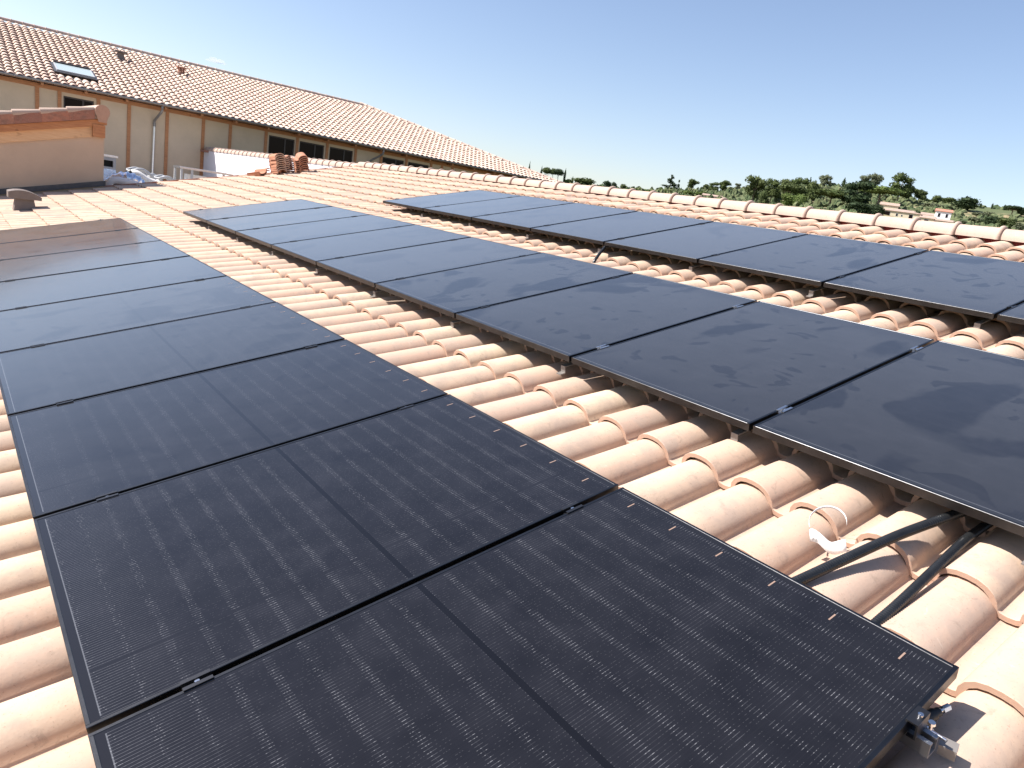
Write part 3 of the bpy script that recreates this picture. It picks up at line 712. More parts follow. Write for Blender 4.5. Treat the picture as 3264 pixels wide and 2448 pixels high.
# gutter and downpipes
mb = MB(); mb.tube([(XL, YE - .02, ZE + .005), (XR, YE - .02, ZE + .005)], .045, 10); fp('gutter', mb, ZINC)
mb = MB(); mb.tube(bez([(6.50, YE, 3.0), (6.50, YE, 2.86), (6.44, YE + .12, 2.7), (6.36, YW - .12, 2.48), (6.35, YW - .10, 2.36)], 5), .045, 10); mb.tube([(6.35, YW - .10, 2.40), (6.35, YW - .10, 2.25)], .052, 10); fp('downpipe_elbow', mb, ZINC)
mb = MB(); mb.tube([(6.35, YW - .10, 2.30), (6.33, YW - .10, .12)], .042, 10); fp('downpipe', mb, ALU)
mb = MB(); mb.tube(bez([(15.78, YE, 3.0), (15.78, YE, 2.86), (15.70, YE + .1, 2.74), (15.40, YW - .14, 2.44), (15.32, YW - .12, 2.2)], 5), .045, 10); mb.tube([(15.32, YW - .12, 2.22), (15.32, YW - .12, 0)], .042, 10); fp('downpipe', mb, ZINC)
# roof planes as a deck
zr = ZE + RUN * tan(TH); yb = YE + 2 * RUN; px = XR - RUN
mb = MB(); d = .06
mb.add([(XL, YE, ZE - d), (XR, YE, ZE - d), (XR, yb, ZE - d), (XL, yb, ZE - d), (XL, YE + RUN, zr - d), (px, YE + RUN, zr - d)],
       [(0, 1, 5, 4), (1, 2, 5), (2, 3, 4, 5), (3, 0, 4), (0, 3, 2, 1)]); fp('roof_deck', mb, TILE_FAR)
# tiles on the slope that faces us
SLF = T((0, YE, ZE)) @ RXm(TH)
cellsf = []; SL = RUN / cos(TH)
nj = int(SL / .405)
for j in range(nj):
    s0 = -.03 + .405 * j
    k = 0
    while True:
        x = XL + .13 + .257 * k; k += 1
        if x > XR - .1: break
        if x > XR - (s0 + .30) * cos(TH): continue
        if 3.22 < x < 4.62 and s0 + .40 > 1.50 and s0 + .02 < 2.72: continue        # skylight opening
        m = SLF @ T((x + rnd(-.004, .004), s0 + rnd(-.006, .006), -.035 + rnd(-.002, .002))) @ RZm(pi / 2 + rnd(-.01, .01)) @ RXm(rnd(-.01, .01))
        c = SLF @ Vector((x, s0 + .2, .07)); p = project(c); area = 0
        if p and 0 < p[0] < 1 and 0 < p[1] < 1:
            area = 1 / p[2] ** 2
        cellsf.append((area, m))
cellsf.sort(key=lambda c: -c[0])
for i, (ar, m) in enumerate(cellsf[:300]): put('roof_tile', mid_me, None, far, finv @ m)
joined_tiles('roof_tile_field', [finv @ m for ar, m in cellsf[300:]], TILE_LO_FAR, TILE_FAR, far)
# ridge and hip tiles
rt_me = ridge_mb(0.105, 0.44, 0.122, 8).mesh('ridge_tile'); rt_me.materials.append(TILE_FAR)
def line_tiles(name, p0, p1, r_off):
    p0, p1 = Vector(p0), Vector(p1); d_ = (p1 - p0); L_ = d_.length; d_.normalize(); n_ = int(L_ / .41)
    xa = d_.cross(Vector((0, 0, 1))).normalized(); za = xa.cross(d_)
    for i in range(n_ + 1):
        p = p0 + d_ * (.41 * i)
        m = Matrix(((xa.x, d_.x, za.x, p.x), (xa.y, d_.y, za.y, p.y), (xa.z, d_.z, za.z, p.z + r_off), (0, 0, 0, 1)))
        put(name, rt_me, None, far, finv @ m @ RXm(.02))
line_tiles('ridge_tile', (XL, YE + RUN, zr), (px, YE + RUN, zr), .01)
line_tiles('hip_tile', (XR, YE, ZE - .02), (px, YE + RUN, zr), .03)
# skylight
sk = empty('skylight', finv @ SLF @ T((3.32, 1.60, .06))); sk.parent = far
mb = MB(); mb.box(0, .04, 0, 1.02, 0, .06); mb.box(1.16, 1.20, 0, 1.02, 0, .06); mb.box(.04, 1.16, 0, .04, 0, .06); put('frame', mb, GREY, sk)
mb = MB(); mb.box(0, 1.2, 1.02, 1.10, 0, .10); put('hood', mb, JOINERY, sk)
mb = MB(); mb.box(.04, 1.16, .04, 1.02, .035, .055); put('pane', mb, SKYLIGHT_G, sk)
mb = MB(); mb.box(-.08, 1.28, -.14, 0, -.02, .015); mb.box(-.08, 0, 0, 1.16, -.02, .02); mb.box(1.2, 1.28, 0, 1.16, -.02, .02); put('flashing', mb, FLASH, sk)
for (x_, s_, mt, lb_) in ((6.12, 6.25, GREY_DARK, 'grey hooded roof vent'), (8.50, 6.10, CLAY_SHADE, 'brown roof vent')):
    vv = empty('roof_vent', finv @ SLF @ T((x_, s_, .05)) @ RXm(-TH)); vv.parent = far; vv['label'] = lb_
    if mt is GREY_DARK:
        mb = MB(); mb.add([(-.17, -.12, -.1), (.17, -.12, -.1), (.17, .14, .02), (-.17, .14, .02), (-.10, -.08, .22), (.10, -.08, .22), (.10, .1, .22), (-.10, .1, .22)], [(0, 3, 2, 1), (4, 5, 6, 7), (0, 1, 5, 4), (1, 2, 6, 5), (2, 3, 7, 6), (3, 0, 4, 7)]); put('vent_duct', mb, mt, vv)
        mb = MB(); mb.box(-.24, .24, -.17, .17, .225, .29); put('vent_cap', mb, mt, vv)
    else:
        mb = MB()
        for q in (-1, 0, 1): mb.box(q * .10 - .022, q * .10 + .022, -.1, .1, .0, .20)
        mb.box(-.12, .12, -.099, .099, -.1, .0); put('vent_duct', mb, mt, vv)
        mb = MB(); mb.box(-.19, .19, -.13, .13, .202, .25); put('vent_cap', mb, mt, vv)

# ---------------------------------------------------------------- small roof housing on the left
SH = radians(14.5); YS = 16.75
def shz(x): return 1.62 + (x - 0.76) * tan(SH)         # top line of the gable
shed = tag(empty('gabled_roof_housing', T((0, YS + 1, 0))), 'small ochre rendered housing with a sloping tile edge at the left, behind the cowl vent', 'outbuilding')
sinv = shed.matrix_basis.inverted()
def shp(name, mb, mat): return put(name, mb, mat, shed, sinv.copy())
mb = MB(); mb.prism([(-4, GZ * 0 - 1.2), (2.49, -1.2), (2.49, shz(2.49) - .62), (2.27, shz(2.27) - .60), (-4, shz(-4) - .60)], 'y', YS, YS + 3.2); shp('wall', mb, STUCCO2)
def slab(z0, z1, x0, x1, y0, y1):
    return MB().prism([(x0, shz(x0) + z0), (x1, shz(x1) + z0), (x1, shz(x1) + z1), (x0, shz(x0) + z1)], 'y', y0, y1)
mb = slab(-.60, -.402, -4, 2.27, YS - .035, YS + .02); shp('gable_beam', mb, WOOD_LIGHT)
mb = MB().box(2.272, 2.49, YS - .12, YS + 3.2, shz(2.3) - .60, shz(2.3) - .36); shp('purlin', mb, WOOD)
mb = slab(-.40, -.27, -4, 2.52, YS - .10, YS + 3.2); shp('rafter', mb, WOOD)
for q in range(12):
    x0 = 2.30 - .44 * (q + 1); x1 = x0 + .438
    mb = MB().prism([(x0, shz(x0) - .265), (x1, shz(x1) - .265), (x1, shz(x1) - .085), (x0, shz(x0) - .085)], 'y', YS - .15, YS - .12); o = shp('verge_tile', mb, CLAY_SHADE)
    mb = MB(); L_ = .50
    r0, r1 = .076, .058
    p0 = Vector((x0 - .03, YS - .085, shz(x0 - .03) - .072)); p1 = Vector((x1, YS - .085, shz(x1) - .085))
    mb.tube([p0, p0 + (p1 - p0) * .02, p1], [r0 - .004, r0, r1], 14); shp('verge_cap', mb, TILE_RIDGE)
mb = slab(-.26, -.09, -4, 2.40, YS - .11, YS + 3.3); shp('roof_slab', mb, TILE_RIDGE)
mb = MB(); P = []
for k in range(13):
    t = pi * k / 12; P.append((2.43 + .128 * cos(t), shz(2.43) - .14 + .135 * sin(t)))
P = P[::1] + [(2.36, shz(2.43) - .34), (2.50, shz(2.43) - .34)]
mb.prism(P, 'y', YS - .175, YS - .155); shp('end_cap', mb, CLAY_CAP)
mb = MB(); mb.tube([(2.43, YS - .155, shz(2.43) - .14), (2.43, YS + 3.3, shz(2.43) - .14)], [.138, .13], 16); shp('ridge_tile', mb, TILE_RIDGE)
mb = MB(); q0 = rw(-4, 0, -.10); q1 = rw(2.56, 0, -.10)
mb.prism([(q0.x, q0.z), (2.52, q1.z), (2.52, q1.z + .10), (q0.x, q0.z + .10)], 'y', YS - .05, YS - .002); shp('flashing', mb, FLASH)

# ---------------------------------------------------------------- clutter on the terrace
def thing(name, label, cat, loc, group=None, rz=0):
    return tag(empty(name, T(loc) @ RZm(rz)), label, cat, group)
vb = thing('ventilation_box', 'grey sheet metal ventilation box with a dark square opening beside the housing', 'ventilation unit', (2.85, 20.0, .12))
mb = MB(); mb.box(0, .12, 0, .5, .62, .90); mb.box(.36, .42, 0, .5, .62, .90); mb.box(.12, .36, 0, .5, .82, .90); mb.box(.12, .36, 0, .5, .62, .67); put('casing', mb, GREY, vb)
mb = MB(); mb.box(-.04, .46, -.03, .53, .902, .945); put('lid', mb, ALU, vb)
mb = MB(); mb.box(.12, .36, .1, .12, .67, .82); put('opening', mb, DARKIN, vb)
mb = MB(); mb.add([(0, 0, 0), (.5, -.1, 0), (.5, .5, 0), (0, .5, 0), (.02, 0, .618), (.42, 0, .618), (.42, .5, .618), (.02, .5, .618)], [(0, 3, 2, 1), (4, 5, 6, 7), (0, 1, 5, 4), (1, 2, 6, 5), (2, 3, 7, 6), (3, 0, 4, 7)]); put('base', mb, FOIL, vb)
fd = thing('foil_duct', 'crumpled silver foil duct with a black valve lying behind the roof edge', 'duct', (3.0, 19.0, .12))
mb = MB(); pts = bez([(-.1, .3, .1), (.15, .1, .42), (.42, .0, .48), (.62, .1, .36), (.8, .3, .1)], 8); mb.tube(pts, [.15 + .02 * ((i * 7) % 3 - 1) for i in range(len(pts))], 12); put('duct', mb, FOIL, fd)
mb = MB(); mb.tube([(.1, -.25, .30), (.22, -.2, .42)], .065, 10); mb.tube([(.1, -.25, .30), (.02, -.27, .32)], .05, 10); mb.tube([(.22, -.2, .42), (.32, -.18, .40)], .04, 10); put('valve', mb, RUBBER, fd)
wp = thing('white_pipe', 'thick white insulated pipe lying just behind the tiles at the corner of the housing', 'pipe', (2.68, 17.45, .32), 'white insulated pipes')
mb = MB(); mb.tube(bez([(.0, .05, -.08), (.02, 0, .16), (.10, 0, .26), (.30, .05, .27), (.62, .2, .22)], 8), .075, 12); put('pipe', mb, PLASTIC_W, wp)
mb = MB(); mb.box(-.12, .02, -.05, .1, -.15, .14); put('foot', mb, GREY, wp)
wp = thing('white_pipe', 'white insulated pipe running diagonally under a grey curved arm toward the terrace middle', 'pipe', (3.60, 19.9, .12), 'white insulated pipes')
mb = MB(); mb.tube(bez([(.06, .2, .62), (.16, .1, .60), (.42, 0, .47), (.85, -.1, .40), (1.3, -.1, .34)], 6), .075, 12); put('pipe', mb, PLASTIC_W, wp)
mb = MB(); mb.tube(bez([(-.12, .3, .2), (-.06, .25, .50), (.06, .2, .62)], 6), .09, 12); put('sleeve', mb, RUBBER, wp)
def arm(loc, s, rz, label):
    t_ = thing('curved_support', label, 'support', loc, 'grey curved supports on the terrace', rz)
    for q, yy in enumerate((0, .42)):
        mb = MB(); pts = bez([(0, yy, .60 * s), (.22 * s, yy, .66 * s), (.45 * s, yy, .52 * s), (.6 * s, yy, .22 * s), (.66 * s, yy, 0)], 6)
        mb.tube(pts, .035, 8); put('side_arm', mb, GREY, t_)
    mb = MB()
    for (a_, z_) in ((.0, .60), (.22, .66), (.45, .52), (.6, .22)): mb.tube([(a_ * s, 0, z_ * s), (a_ * s, .42, z_ * s)], .018, 6)
    put('cross_bar', mb, GREY, t_)
arm((3.66, 20.2, .12), 1.08, .1, 'larger grey curved support rising behind the white diagonal pipe')
arm((4.36, 20.4, .12), .92, .1, 'low grey curved support left of the metal canopy')
arm((4.10, 20.9, .12), .92, .1, 'low grey curved support half hidden behind its neighbour')
ac = thing('air_conditioner', 'pale outdoor air conditioner with a dark round fan under a sloping metal sheet', 'air conditioner', (5.02, 20.4, .12))
mb = MB(); mb.box(0, .85, 0, .32, .12, .76); put('casing', mb, PLASTIC_W, ac)
mb = MB(); mb.cyl((0, 0, 0), .24, .02, 20, T((.55, -.001, .50)) @ RXm(pi / 2)); put('fan_opening', mb, DARKIN, ac)
mb = MB()
for q in range(5): mb.cyl((0, 0, 0), .20 - .04 * q, .004, 16, T((.55, -.022, .50)) @ RXm(pi / 2)) if q == 0 else None
mb.box(.31, .79, -.03, -.026, .495, .505); mb.box(.545, .555, -.03, -.026, .26, .74); put('fan_grille', mb, GREY, ac)
mb = MB(); mb.box(.02, .10, .05, .27, 0, .12); mb.box(.75, .83, .05, .27, 0, .12); put('foot', mb, GREY, ac)
cp = thing('metal_canopy', 'flat grey metal canopy frame standing over the air conditioner', 'canopy', (4.78, 20.15, .12))
mb = MB(); mb.box(0, 1.35, 0, .75, .885, .93); put('sheet', mb, ALU, cp)
for (a_, b_) in ((.02, .02), (.28, .02), (1.28, .02), (.02, .68), (1.28, .68)):
    mb = MB(); mb.box(a_, a_ + .05, b_, b_ + .05, 0, .884); put('leg', mb, GREY, cp)

# ---------------------------------------------------------------- foliage
def leafmat(name, a, b_, c_):
    m, t, b = newmat(name); g = NG(t); tc = g.n('ShaderNodeTexCoord'); oi = g.n('ShaderNodeObjectInfo')
    w = g.m('MULTIPLY', oi.outputs['Random'], 20.0)
    n = g.noise(tc.outputs['Object'], 7, 4, 0.6, 0, w)
    c = g.mix(g.mr(n, .38, .62, 0, 1), a, b_)
    c = g.mix(g.m('MULTIPLY', oi.outputs['Random'], .35), c, c_)
    g.lk(c, b.inputs['Base Color']); b.inputs['Roughness'].default_value = .75; b.inputs['Specular IOR Level'].default_value = .2
    tr = g.n('ShaderNodeBsdfTranslucent'); g.lk(c, tr.inputs['Color'])
    mx = g.n('ShaderNodeMixShader'); mx.inputs[0].default_value = .2
    o_ = [x for x in t.nodes if x.type == 'OUTPUT_MATERIAL'][0]
    g.lk(b.outputs[0], mx.inputs[1]); g.lk(tr.outputs[0], mx.inputs[2]); g.lk(mx.outputs[0], o_.inputs['Surface'])
    return m
LEAF = leafmat('pine_foliage', (0.050, 0.076, 0.024), (0.100, 0.128, 0.042), (0.112, 0.124, 0.056))
LEAFD = leafmat('dark_foliage', (0.021, 0.040, 0.018), (0.044, 0.068, 0.027), (0.040, 0.056, 0.024))
LEAFG = leafmat('olive_foliage', (0.104, 0.124, 0.068), (0.160, 0.176, 0.104), (0.128, 0.144, 0.088))
LEAFB = leafmat('bright_foliage', (0.080, 0.128, 0.032), (0.136, 0.176, 0.052), (0.104, 0.136, 0.040))
def lobes(kind, R):
    if kind == 'cypress': return [((0, 0, .1 + .8 * i / 9), (.34 * sin(pi * min(1, (.16 + i / 9 * .84))) ** .6 + .08,) * 2 + (.13,)) for i in range(10)]
    if kind == 'umbrella': return [((R.uniform(-.28, .28), R.uniform(-.28, .28), .78 + R.uniform(-.05, .05)), (.24, .24, .13)) for i in range(9)] + [((0, 0, .84), (.34, .34, .15))]
    if kind == 'round': return [((R.uniform(-.2, .2), R.uniform(-.2, .2), .55 + R.uniform(-.2, .2)), (.30, .30, .26)) for i in range(7)] + [((0, 0, .35), (.36, .36, .28))]
    if kind == 'pine': return [((R.uniform(-.26, .26), R.uniform(-.26, .26), R.uniform(.38, .90)), (R.uniform(.14, .25),) * 2 + (R.uniform(.10, .17),)) for i in range(12)] + [((0, 0, .9), (.16, .16, .12))]
    if kind == 'cedar': return [((R.uniform(-1, 1) * .34 * (1 - i / 12), R.uniform(-1, 1) * .34 * (1 - i / 12), .12 + .82 * i / 12), (.05 + .26 * (1 - i / 12.5),) * 2 + (.05,)) for i in range(13)]
    if kind in ('bush', 'olive'): return [((R.uniform(-.27, .27), R.uniform(-.27, .27), R.uniform(.25, .6)), (.24, .24, .30)) for i in range(8)]
    if kind == 'hedge': return [((-.4 + .8 * i / 5, R.uniform(-.05, .05), .5), (.17, .3, .48)) for i in range(6)]
    if kind == 'snag': return [((.05, 0, .85), (.16, .16, .12)), ((.1, 0, .5), (.22, .2, .15)), ((-.2, 0, .25), (.25, .2, .16)), ((.3, .1, .3), (.12, .1, .1))]
def crown_mesh(kind, seed, nleaf):
    R = random.Random(seed); mb = MB(); LB = lobes(kind, R)
    vol = [l[1][0] * l[1][1] * l[1][2] for l in LB]; tot = sum(vol)
    s0 = {'cypress': .05, 'umbrella': .05, 'round': .06, 'pine': .05, 'cedar': .045, 'bush': .09, 'olive': .08, 'hedge': .07, 'snag': .06}[kind]
    for (c, r), v_ in zip(LB, vol):
        # a dark, lumpy core keeps the crown from being see-through everywhere
        rings = []; 
        V = []
        for i in range(5):
            ph = -pi / 2 + pi * (i + .0) / 4
            for k in range(7):
                th = 2 * pi * k / 7; q = .70 * (1 + R.uniform(-.18, .18))
                V.append((c[0] + r[0] * q * cos(ph) * cos(th), c[1] + r[1] * q * cos(ph) * sin(th), c[2] + r[2] * q * sin(ph)))
        mb.add(V, [(i * 7 + k, i * 7 + (k + 1) % 7, (i + 1) * 7 + (k + 1) % 7, (i + 1) * 7 + k) for i in range(4) for k in range(7)], False)
        for _ in range(int(nleaf * v_ / tot) + 12):
            d = Vector((R.gauss(0, 1), R.gauss(0, 1), R.gauss(0, 1))).normalized(); q = R.uniform(.72, 1.12)
            p = Vector((c[0] + d.x * r[0] * q, c[1] + d.y * r[1] * q, c[2] + d.z * r[2] * q))
            a = Vector((R.gauss(0, 1), R.gauss(0, 1), R.gauss(0, .7))).normalized(); b2 = a.cross(d + Vector((R.gauss(0, .5), R.gauss(0, .5), R.gauss(0, .5)))).normalized()
            s = s0 * R.uniform(.4, 1.0)
            mb.add([tuple(p - a * s), tuple(p + b2 * s * .7), tuple(p + a * s), tuple(p - b2 * s * .7)], [(0, 1, 2, 3)])
    return mb.mesh('crown')
def trunk_mesh(kind, seed):
    R = random.Random(seed); mb = MB()
    hgt = {'cypress': .5, 'umbrella': .78, 'round': .5, 'pine': .85, 'cedar': .92, 'bush': .4, 'olive': .45, 'hedge': .4, 'snag': .9}[kind]; r = .028 if kind != 'cypress' else .06
    mb.tube([(0, 0, -.12), (R.uniform(-.02, .02), .01, hgt * .5), (R.uniform(-.03, .03), 0, hgt)], [r, r * .75, r * .3], 6)
    if kind in ('umbrella', 'pine', 'round', 'olive'):
        for q in range(5):
            a = R.uniform(0, 2 * pi); z = hgt * R.uniform(.45, .8)
            mb.tube([(0, 0, z), (.14 * cos(a), .14 * sin(a), z + .10), (.26 * cos(a), .26 * sin(a), z + .16)], [r * .5, r * .35, r * .12], 5)
    return mb.mesh('trunk')
LIB = {}
for kd, nl in (('cypress', 500), ('umbrella', 1300), ('round', 1300), ('pine', 1500), ('cedar', 900), ('bush', 700), ('olive', 800), ('hedge', 700), ('snag', 350)):
    LIB[kd] = [(crown_mesh(kd, 11 * i + len(kd), nl), trunk_mesh(kd, i + 5)) for i in range(3 if kd in ('round', 'pine', 'umbrella', 'olive', 'bush') else 1)]
MAT = {'cypress': LEAFD, 'umbrella': LEAF, 'round': LEAF, 'pine': LEAF, 'cedar': LEAFD, 'bush': LEAFB, 'olive': LEAFG, 'hedge': LEAFB, 'snag': LEAFD}
TREES = [
 ('cypress', 260.4, 323.0, 12.4, 1.2, 'dark cypress tip rising alone behind the hip of the far roof'),
 ('cypress', 272.0, 325.9, 9.8, 1.4, 'dark cypress just left of the umbrella pines behind the far roof'),
 ('umbrella', 274.4, 323.9, 9.2, 4.1, 'left umbrella pine of the three behind the far hip end'),
 ('umbrella', 277.2, 321.6, 8.9, 3.1, 'thin middle umbrella pine behind the far hip end'),
 ('umbrella', 279.6, 319.4, 8.8, 5.4, 'widest umbrella pine, left of the tall dark cypress'),
 ('cypress', 282.4, 317.0, 9.4, 1.4, 'tall dark cypress at the end of the far roof, right of the umbrella pines'),
 ('bush', 284.0, 315.6, 4.8, 3.7, 'green bush between the tall cypress and the short cypress'),
 ('cypress', 285.9, 313.8, 5.5, 1.4, 'short dark cypress left of the broad green dome shaped tree'),
 ('round', 284.7, 302.6, 5.9, 10.3, 'broad dome shaped green tree above the ridge near the end of the far roof'),
 ('bush', 292.1, 297.1, 3.0, 4.3, 'low bush right of the broad dome shaped tree'),
 ('round', 295.4, 293.7, 5.2, 5.0, 'round dark tree behind the small pink wall'),
 ('round', 298.9, 293.0, 4.5, 2.3, 'small round tree touching the round dark tree by the pink wall'),
 ('round', 300.3, 286.9, 4.2, 3.0, 'ball shaped tree just right of the small pink wall'),
 ('bush', 302.0, 283.7, 2.7, 4.3, 'low scrub bush right of the ball shaped tree'),
 ('bush', 306.0, 277.0, 3.0, 9.9, 'long low hedge of scrub left of the cedar'),
 ('cedar', 324.2, 274.1, 9.3, 7.8, 'spiky conical cedar standing on the skyline'),
 ('bush', 313.7, 272.0, 3.6, 3.6, 'dark bush at the foot of the cedar'),
 ('snag', 327.0, 270.8, 6.9, 2.2, 'crooked thin dark tree right of the cedar'),
 ('pine', 331.9, 264.7, 7.0, 5.3, 'egg shaped pine alone against the sky right of the crooked tree'),
 ('bush', 314.2, 263.9, 2.8, 6.6, 'bright green bush below the crooked tree'),
 ('bush', 317.1, 253.9, 3.1, 6.5, 'green bush below the egg shaped pine'),
 ('bush', 320.3, 248.8, 3.2, 5.5, 'green bush left of the three skyline pines'),
 ('pine', 336.6, 258.7, 4.4, 4.1, 'smallest and leftmost of the three close pines on the skyline'),
 ('pine', 333.8, 251.3, 5.7, 5.0, 'middle of the three close pines on the skyline'),
 ('pine', 333.8, 244.4, 6.9, 5.6, 'tallest and rightmost of the three close pines on the skyline'),
 ('pine', 344.7, 247.9, 2.7, 2.4, 'tiny round pine on the skyline above the long low roof'),
 ('pine', 346.5, 245.4, 4.1, 3.1, 'small pine on the skyline above the distant pale house'),
 ('pine', 280.4, 189.5, 12.4, 7.6, 'tall round headed tree at the left end of the wood'),
 ('round', 276.4, 181.0, 6.4, 4.2, 'low green tree at the foot of the left end of the wood'),
 ('pine', 295.2, 190.1, 9.6, 6.5, 'leafy tree second along the wood from its left end'),
 ('pine', 306.3, 190.9, 9.2, 5.5, 'tree in the back row of the wood above the umbrella pine'),
 ('umbrella', 285.9, 175.3, 8.6, 9.6, 'dense umbrella pine in the left half of the wood'),
 ('pine', 306.4, 184.6, 9.4, 6.6, 'full crowned pine left of the pointed tree in the wood'),
 ('cedar', 308.3, 180.9, 10.0, 2.9, 'pointed conifer sticking up from the wood'),
 ('round', 303.9, 175.1, 8.8, 5.9, 'round tree right of the pointed conifer in the wood'),
 ('round', 279.1, 171.5, 5.3, 5.5, 'bright round shrub tree in front of the wood'),
 ('hedge', 273.9, 162.6, 5.4, 5.9, 'clipped bright green hedge in front of the wood'),
 ('pine', 362.8, 204.3, 7.0, 4.7, 'lone grey green pine behind the dip in the wood'),
 ('cypress', 366.6, 196.3, 6.1, 2.0, 'dark cypress behind the dip in the wood'),
 ('hedge', 352.7, 197.5, 2.4, 8.4, 'pale hedge row in the dip of the wood'),
 ('umbrella', 278.7, 152.9, 7.4, 12.7, 'very broad umbrella pine in the middle of the wood'),
 ('pine', 283.7, 145.2, 11.1, 9.9, 'big dark pine right of the broad umbrella pine'),
 ('pine', 378.6, 192.2, 7.5, 4.1, 'left pine of the pale pair rising behind the big dark pine'),
 ('pine', 380.7, 188.1, 9.2, 5.8, 'right pine of the pale pair rising behind the big dark pine'),
 ('umbrella', 325.4, 156.4, 8.7, 13.3, 'yellow green umbrella pine at the right end of the wood'),
 ('round', 268.6, 135.8, 5.0, 8.7, 'dark spreading shrub below the big dark pine'),
 ('round', 284.5, 136.4, 4.9, 5.5, 'dark shrub left of the cream bungalow'),
 ('pine', 361.9, 165.1, 12.6, 8.9, 'tall open pine on the crest above the cream bungalow'),
 ('pine', 370.3, 163.8, 7.6, 5.5, 'middle pine right of the tall open pine'),
 ('pine', 377.9, 162.4, 6.2, 5.6, 'feathery pine, last in the group above the bungalow'),
 ('bush', 384.0, 160.2, 2.2, 3.3, 'leftmost shrub on the bare crest right of the pines'),
 ('round', 385.4, 157.3, 4.1, 3.3, 'small upright tree on the bare crest'),
 ('round', 386.1, 154.8, 3.4, 4.2, 'round dark shrub right of the small upright tree on the crest'),
 ('round', 385.7, 151.6, 3.6, 6.0, 'rightmost wide shrub of the crest group, left of the large oak'),
 ('round', 372.5, 138.6, 6.0, 8.6, 'large dark round oak on the crest above the white two storey house'),
 ('cypress', 392.0, 139.3, 2.2, 1.3, 'left of three tiny cypresses on the right skyline'),
 ('cypress', 395.5, 135.6, 2.7, 1.0, 'middle of three tiny cypresses on the right skyline'),
 ('cypress', 396.9, 130.8, 2.6, 1.0, 'right of three tiny cypresses on the right skyline'),
 ('umbrella', 374.8, 119.9, 4.5, 7.2, 'flat topped dark tree near the right edge of the photo'),
 ('round', 376.6, 117.2, 3.9, 3.5, 'dark tree right beside the flat topped tree at the right edge'),
 ('round', 310.7, 132.5, 3.2, 2.2, 'dark tree at the right end of the cream bungalow'),
 ('bush', 310.6, 128.8, 1.7, 3.0, 'bright yellow green bush between the bungalow and the white house'),
 ('olive', 324.8, 116.4, 2.6, 4.7, 'pale olive tree right of the white two storey house'),
 ('round', 321.4, 110.5, 2.3, 4.1, 'dark shrub low on the slope right of the houses'),
 ('round', 323.2, 108.4, 3.8, 5.4, 'reddish dark shrub tree low on the slope near the ridge'),
 ('olive', 304.2, 112.9, 2.5, 3.9, 'pale olive below the white house'),
 ('round', 313.1, 100.4, 4.5, 5.3, 'green tree low at the right edge of the photo'),
 ('olive', 312.6, 96.6, 3.9, 5.2, 'pale tree cut by the right edge of the photo'),
 ('olive', 354.7, 125.4, 2.1, 4.5, 'left olive on the open slope right of the oak'),
 ('olive', 362.5, 124.6, 2.1, 3.7, 'right olive on the open slope right of the oak'),
 ('olive', 366.1, 151.7, 2.4, 6.3, 'olive above the roofs of the two houses'),
 ('olive', 366.9, 145.0, 1.8, 6.3, 'olive directly above the white house'),
 ('olive', 362.5, 146.6, 2.5, 4.7, 'olive between the crest shrubs and the house roofs'),
]
DARKSET = ('dark', 'oak')
R0 = random.Random(4)
for i, (kd, x, y, h, w, lab_) in enumerate(TREES):
    z = ground_z(x, y); root = empty('pine_tree' if kd in ('pine', 'umbrella') else 'cypress_tree' if kd == 'cypress' else 'cedar_tree' if kd == 'cedar' else 'shrub' if kd in ('bush',) else 'hedge' if kd == 'hedge' else 'olive_tree' if kd == 'olive' else 'tree', T((x, y, z)))
    tag(root, lab_, 'shrub' if kd in ('bush', 'hedge') else 'tree', 'trees and shrubs on the hillside')
    cm, tm = LIB[kd][i % len(LIB[kd])]
    ww = w * (1.42 if kd not in ('hedge',) else 1.2)
    if kd == 'cypress': ww = w * 1.35
    M = RZm(R0.uniform(0, 6.28) if kd != 'hedge' else .9) @ Matrix.Diagonal((ww, ww, h * 1.07, 1))
    c = put('crown', cm, None, root, M)
    mt = MAT[kd]
    if 'dark' in lab_ and kd in ('pine', 'round', 'umbrella'): mt = LEAFD
    if 'bright' in lab_ or 'yellow green' in lab_: mt = LEAFB
    if 'grey green' in lab_ or 'pale' in lab_: mt = LEAFG
    if not cm.materials: cm.materials.append(mt)
    c.material_slots[0].link = 'OBJECT'; c.material_slots[0].material = mt
    t_ = put('trunk', tm, BARK, root, M)
# scrub covering the slope: nobody could count it
mb = MB(); R = random.Random(9)
for q in range(2600):
    a = R.uniform(.60, 1.36); r = sqrt(R.uniform(240 ** 2, 424 ** 2))
    if R.random() < .25: r = R.uniform(405, 424)
    x, y = CAM.x + r * sin(a), CAM.y + r * cos(a); z = ground_z(x, y)
    if 295 < x < 322 and 116 < y < 146: continue
    if a > 1.12 and sin(x * .07) * cos(y * .09 + 1) > .35: continue
    h = R.uniform(.7, 2.4) * (1.5 if a < 1.12 else 1.0); w = R.uniform(1.0, 2.6)
    V = []
    for i in range(4):
        ph = (pi / 2) * i / 3.0
        for k in range(7):
            th = 2 * pi * k / 7; s = 1 + R.uniform(-.28, .28)
            V.append((x + w * s * cos(ph) * cos(th), y + w * s * cos(ph) * sin(th), z - .3 + h * s * sin(ph)))
    mb.add(V, [(i * 7 + k, i * 7 + (k + 1) % 7, (i + 1) * 7 + (k + 1) % 7, (i + 1) * 7 + k) for i in range(3) for k in range(7)])
m, t, b = newmat('scrub'); g = NG(t); tc = g.n('ShaderNodeTexCoord')
n1 = g.noise(tc.outputs['Object'], .22, 4, .6); n2 = g.noise(tc.outputs['Object'], 1.8, 5, .7)
c = g.mix(g.mr(n1, .4, .6, 0, 1), (.055, .085, .032), (.15, .165, .075)); c = g.mix(g.mr(n2, .4, .7, 0, .7), c, (.035, .052, .02))
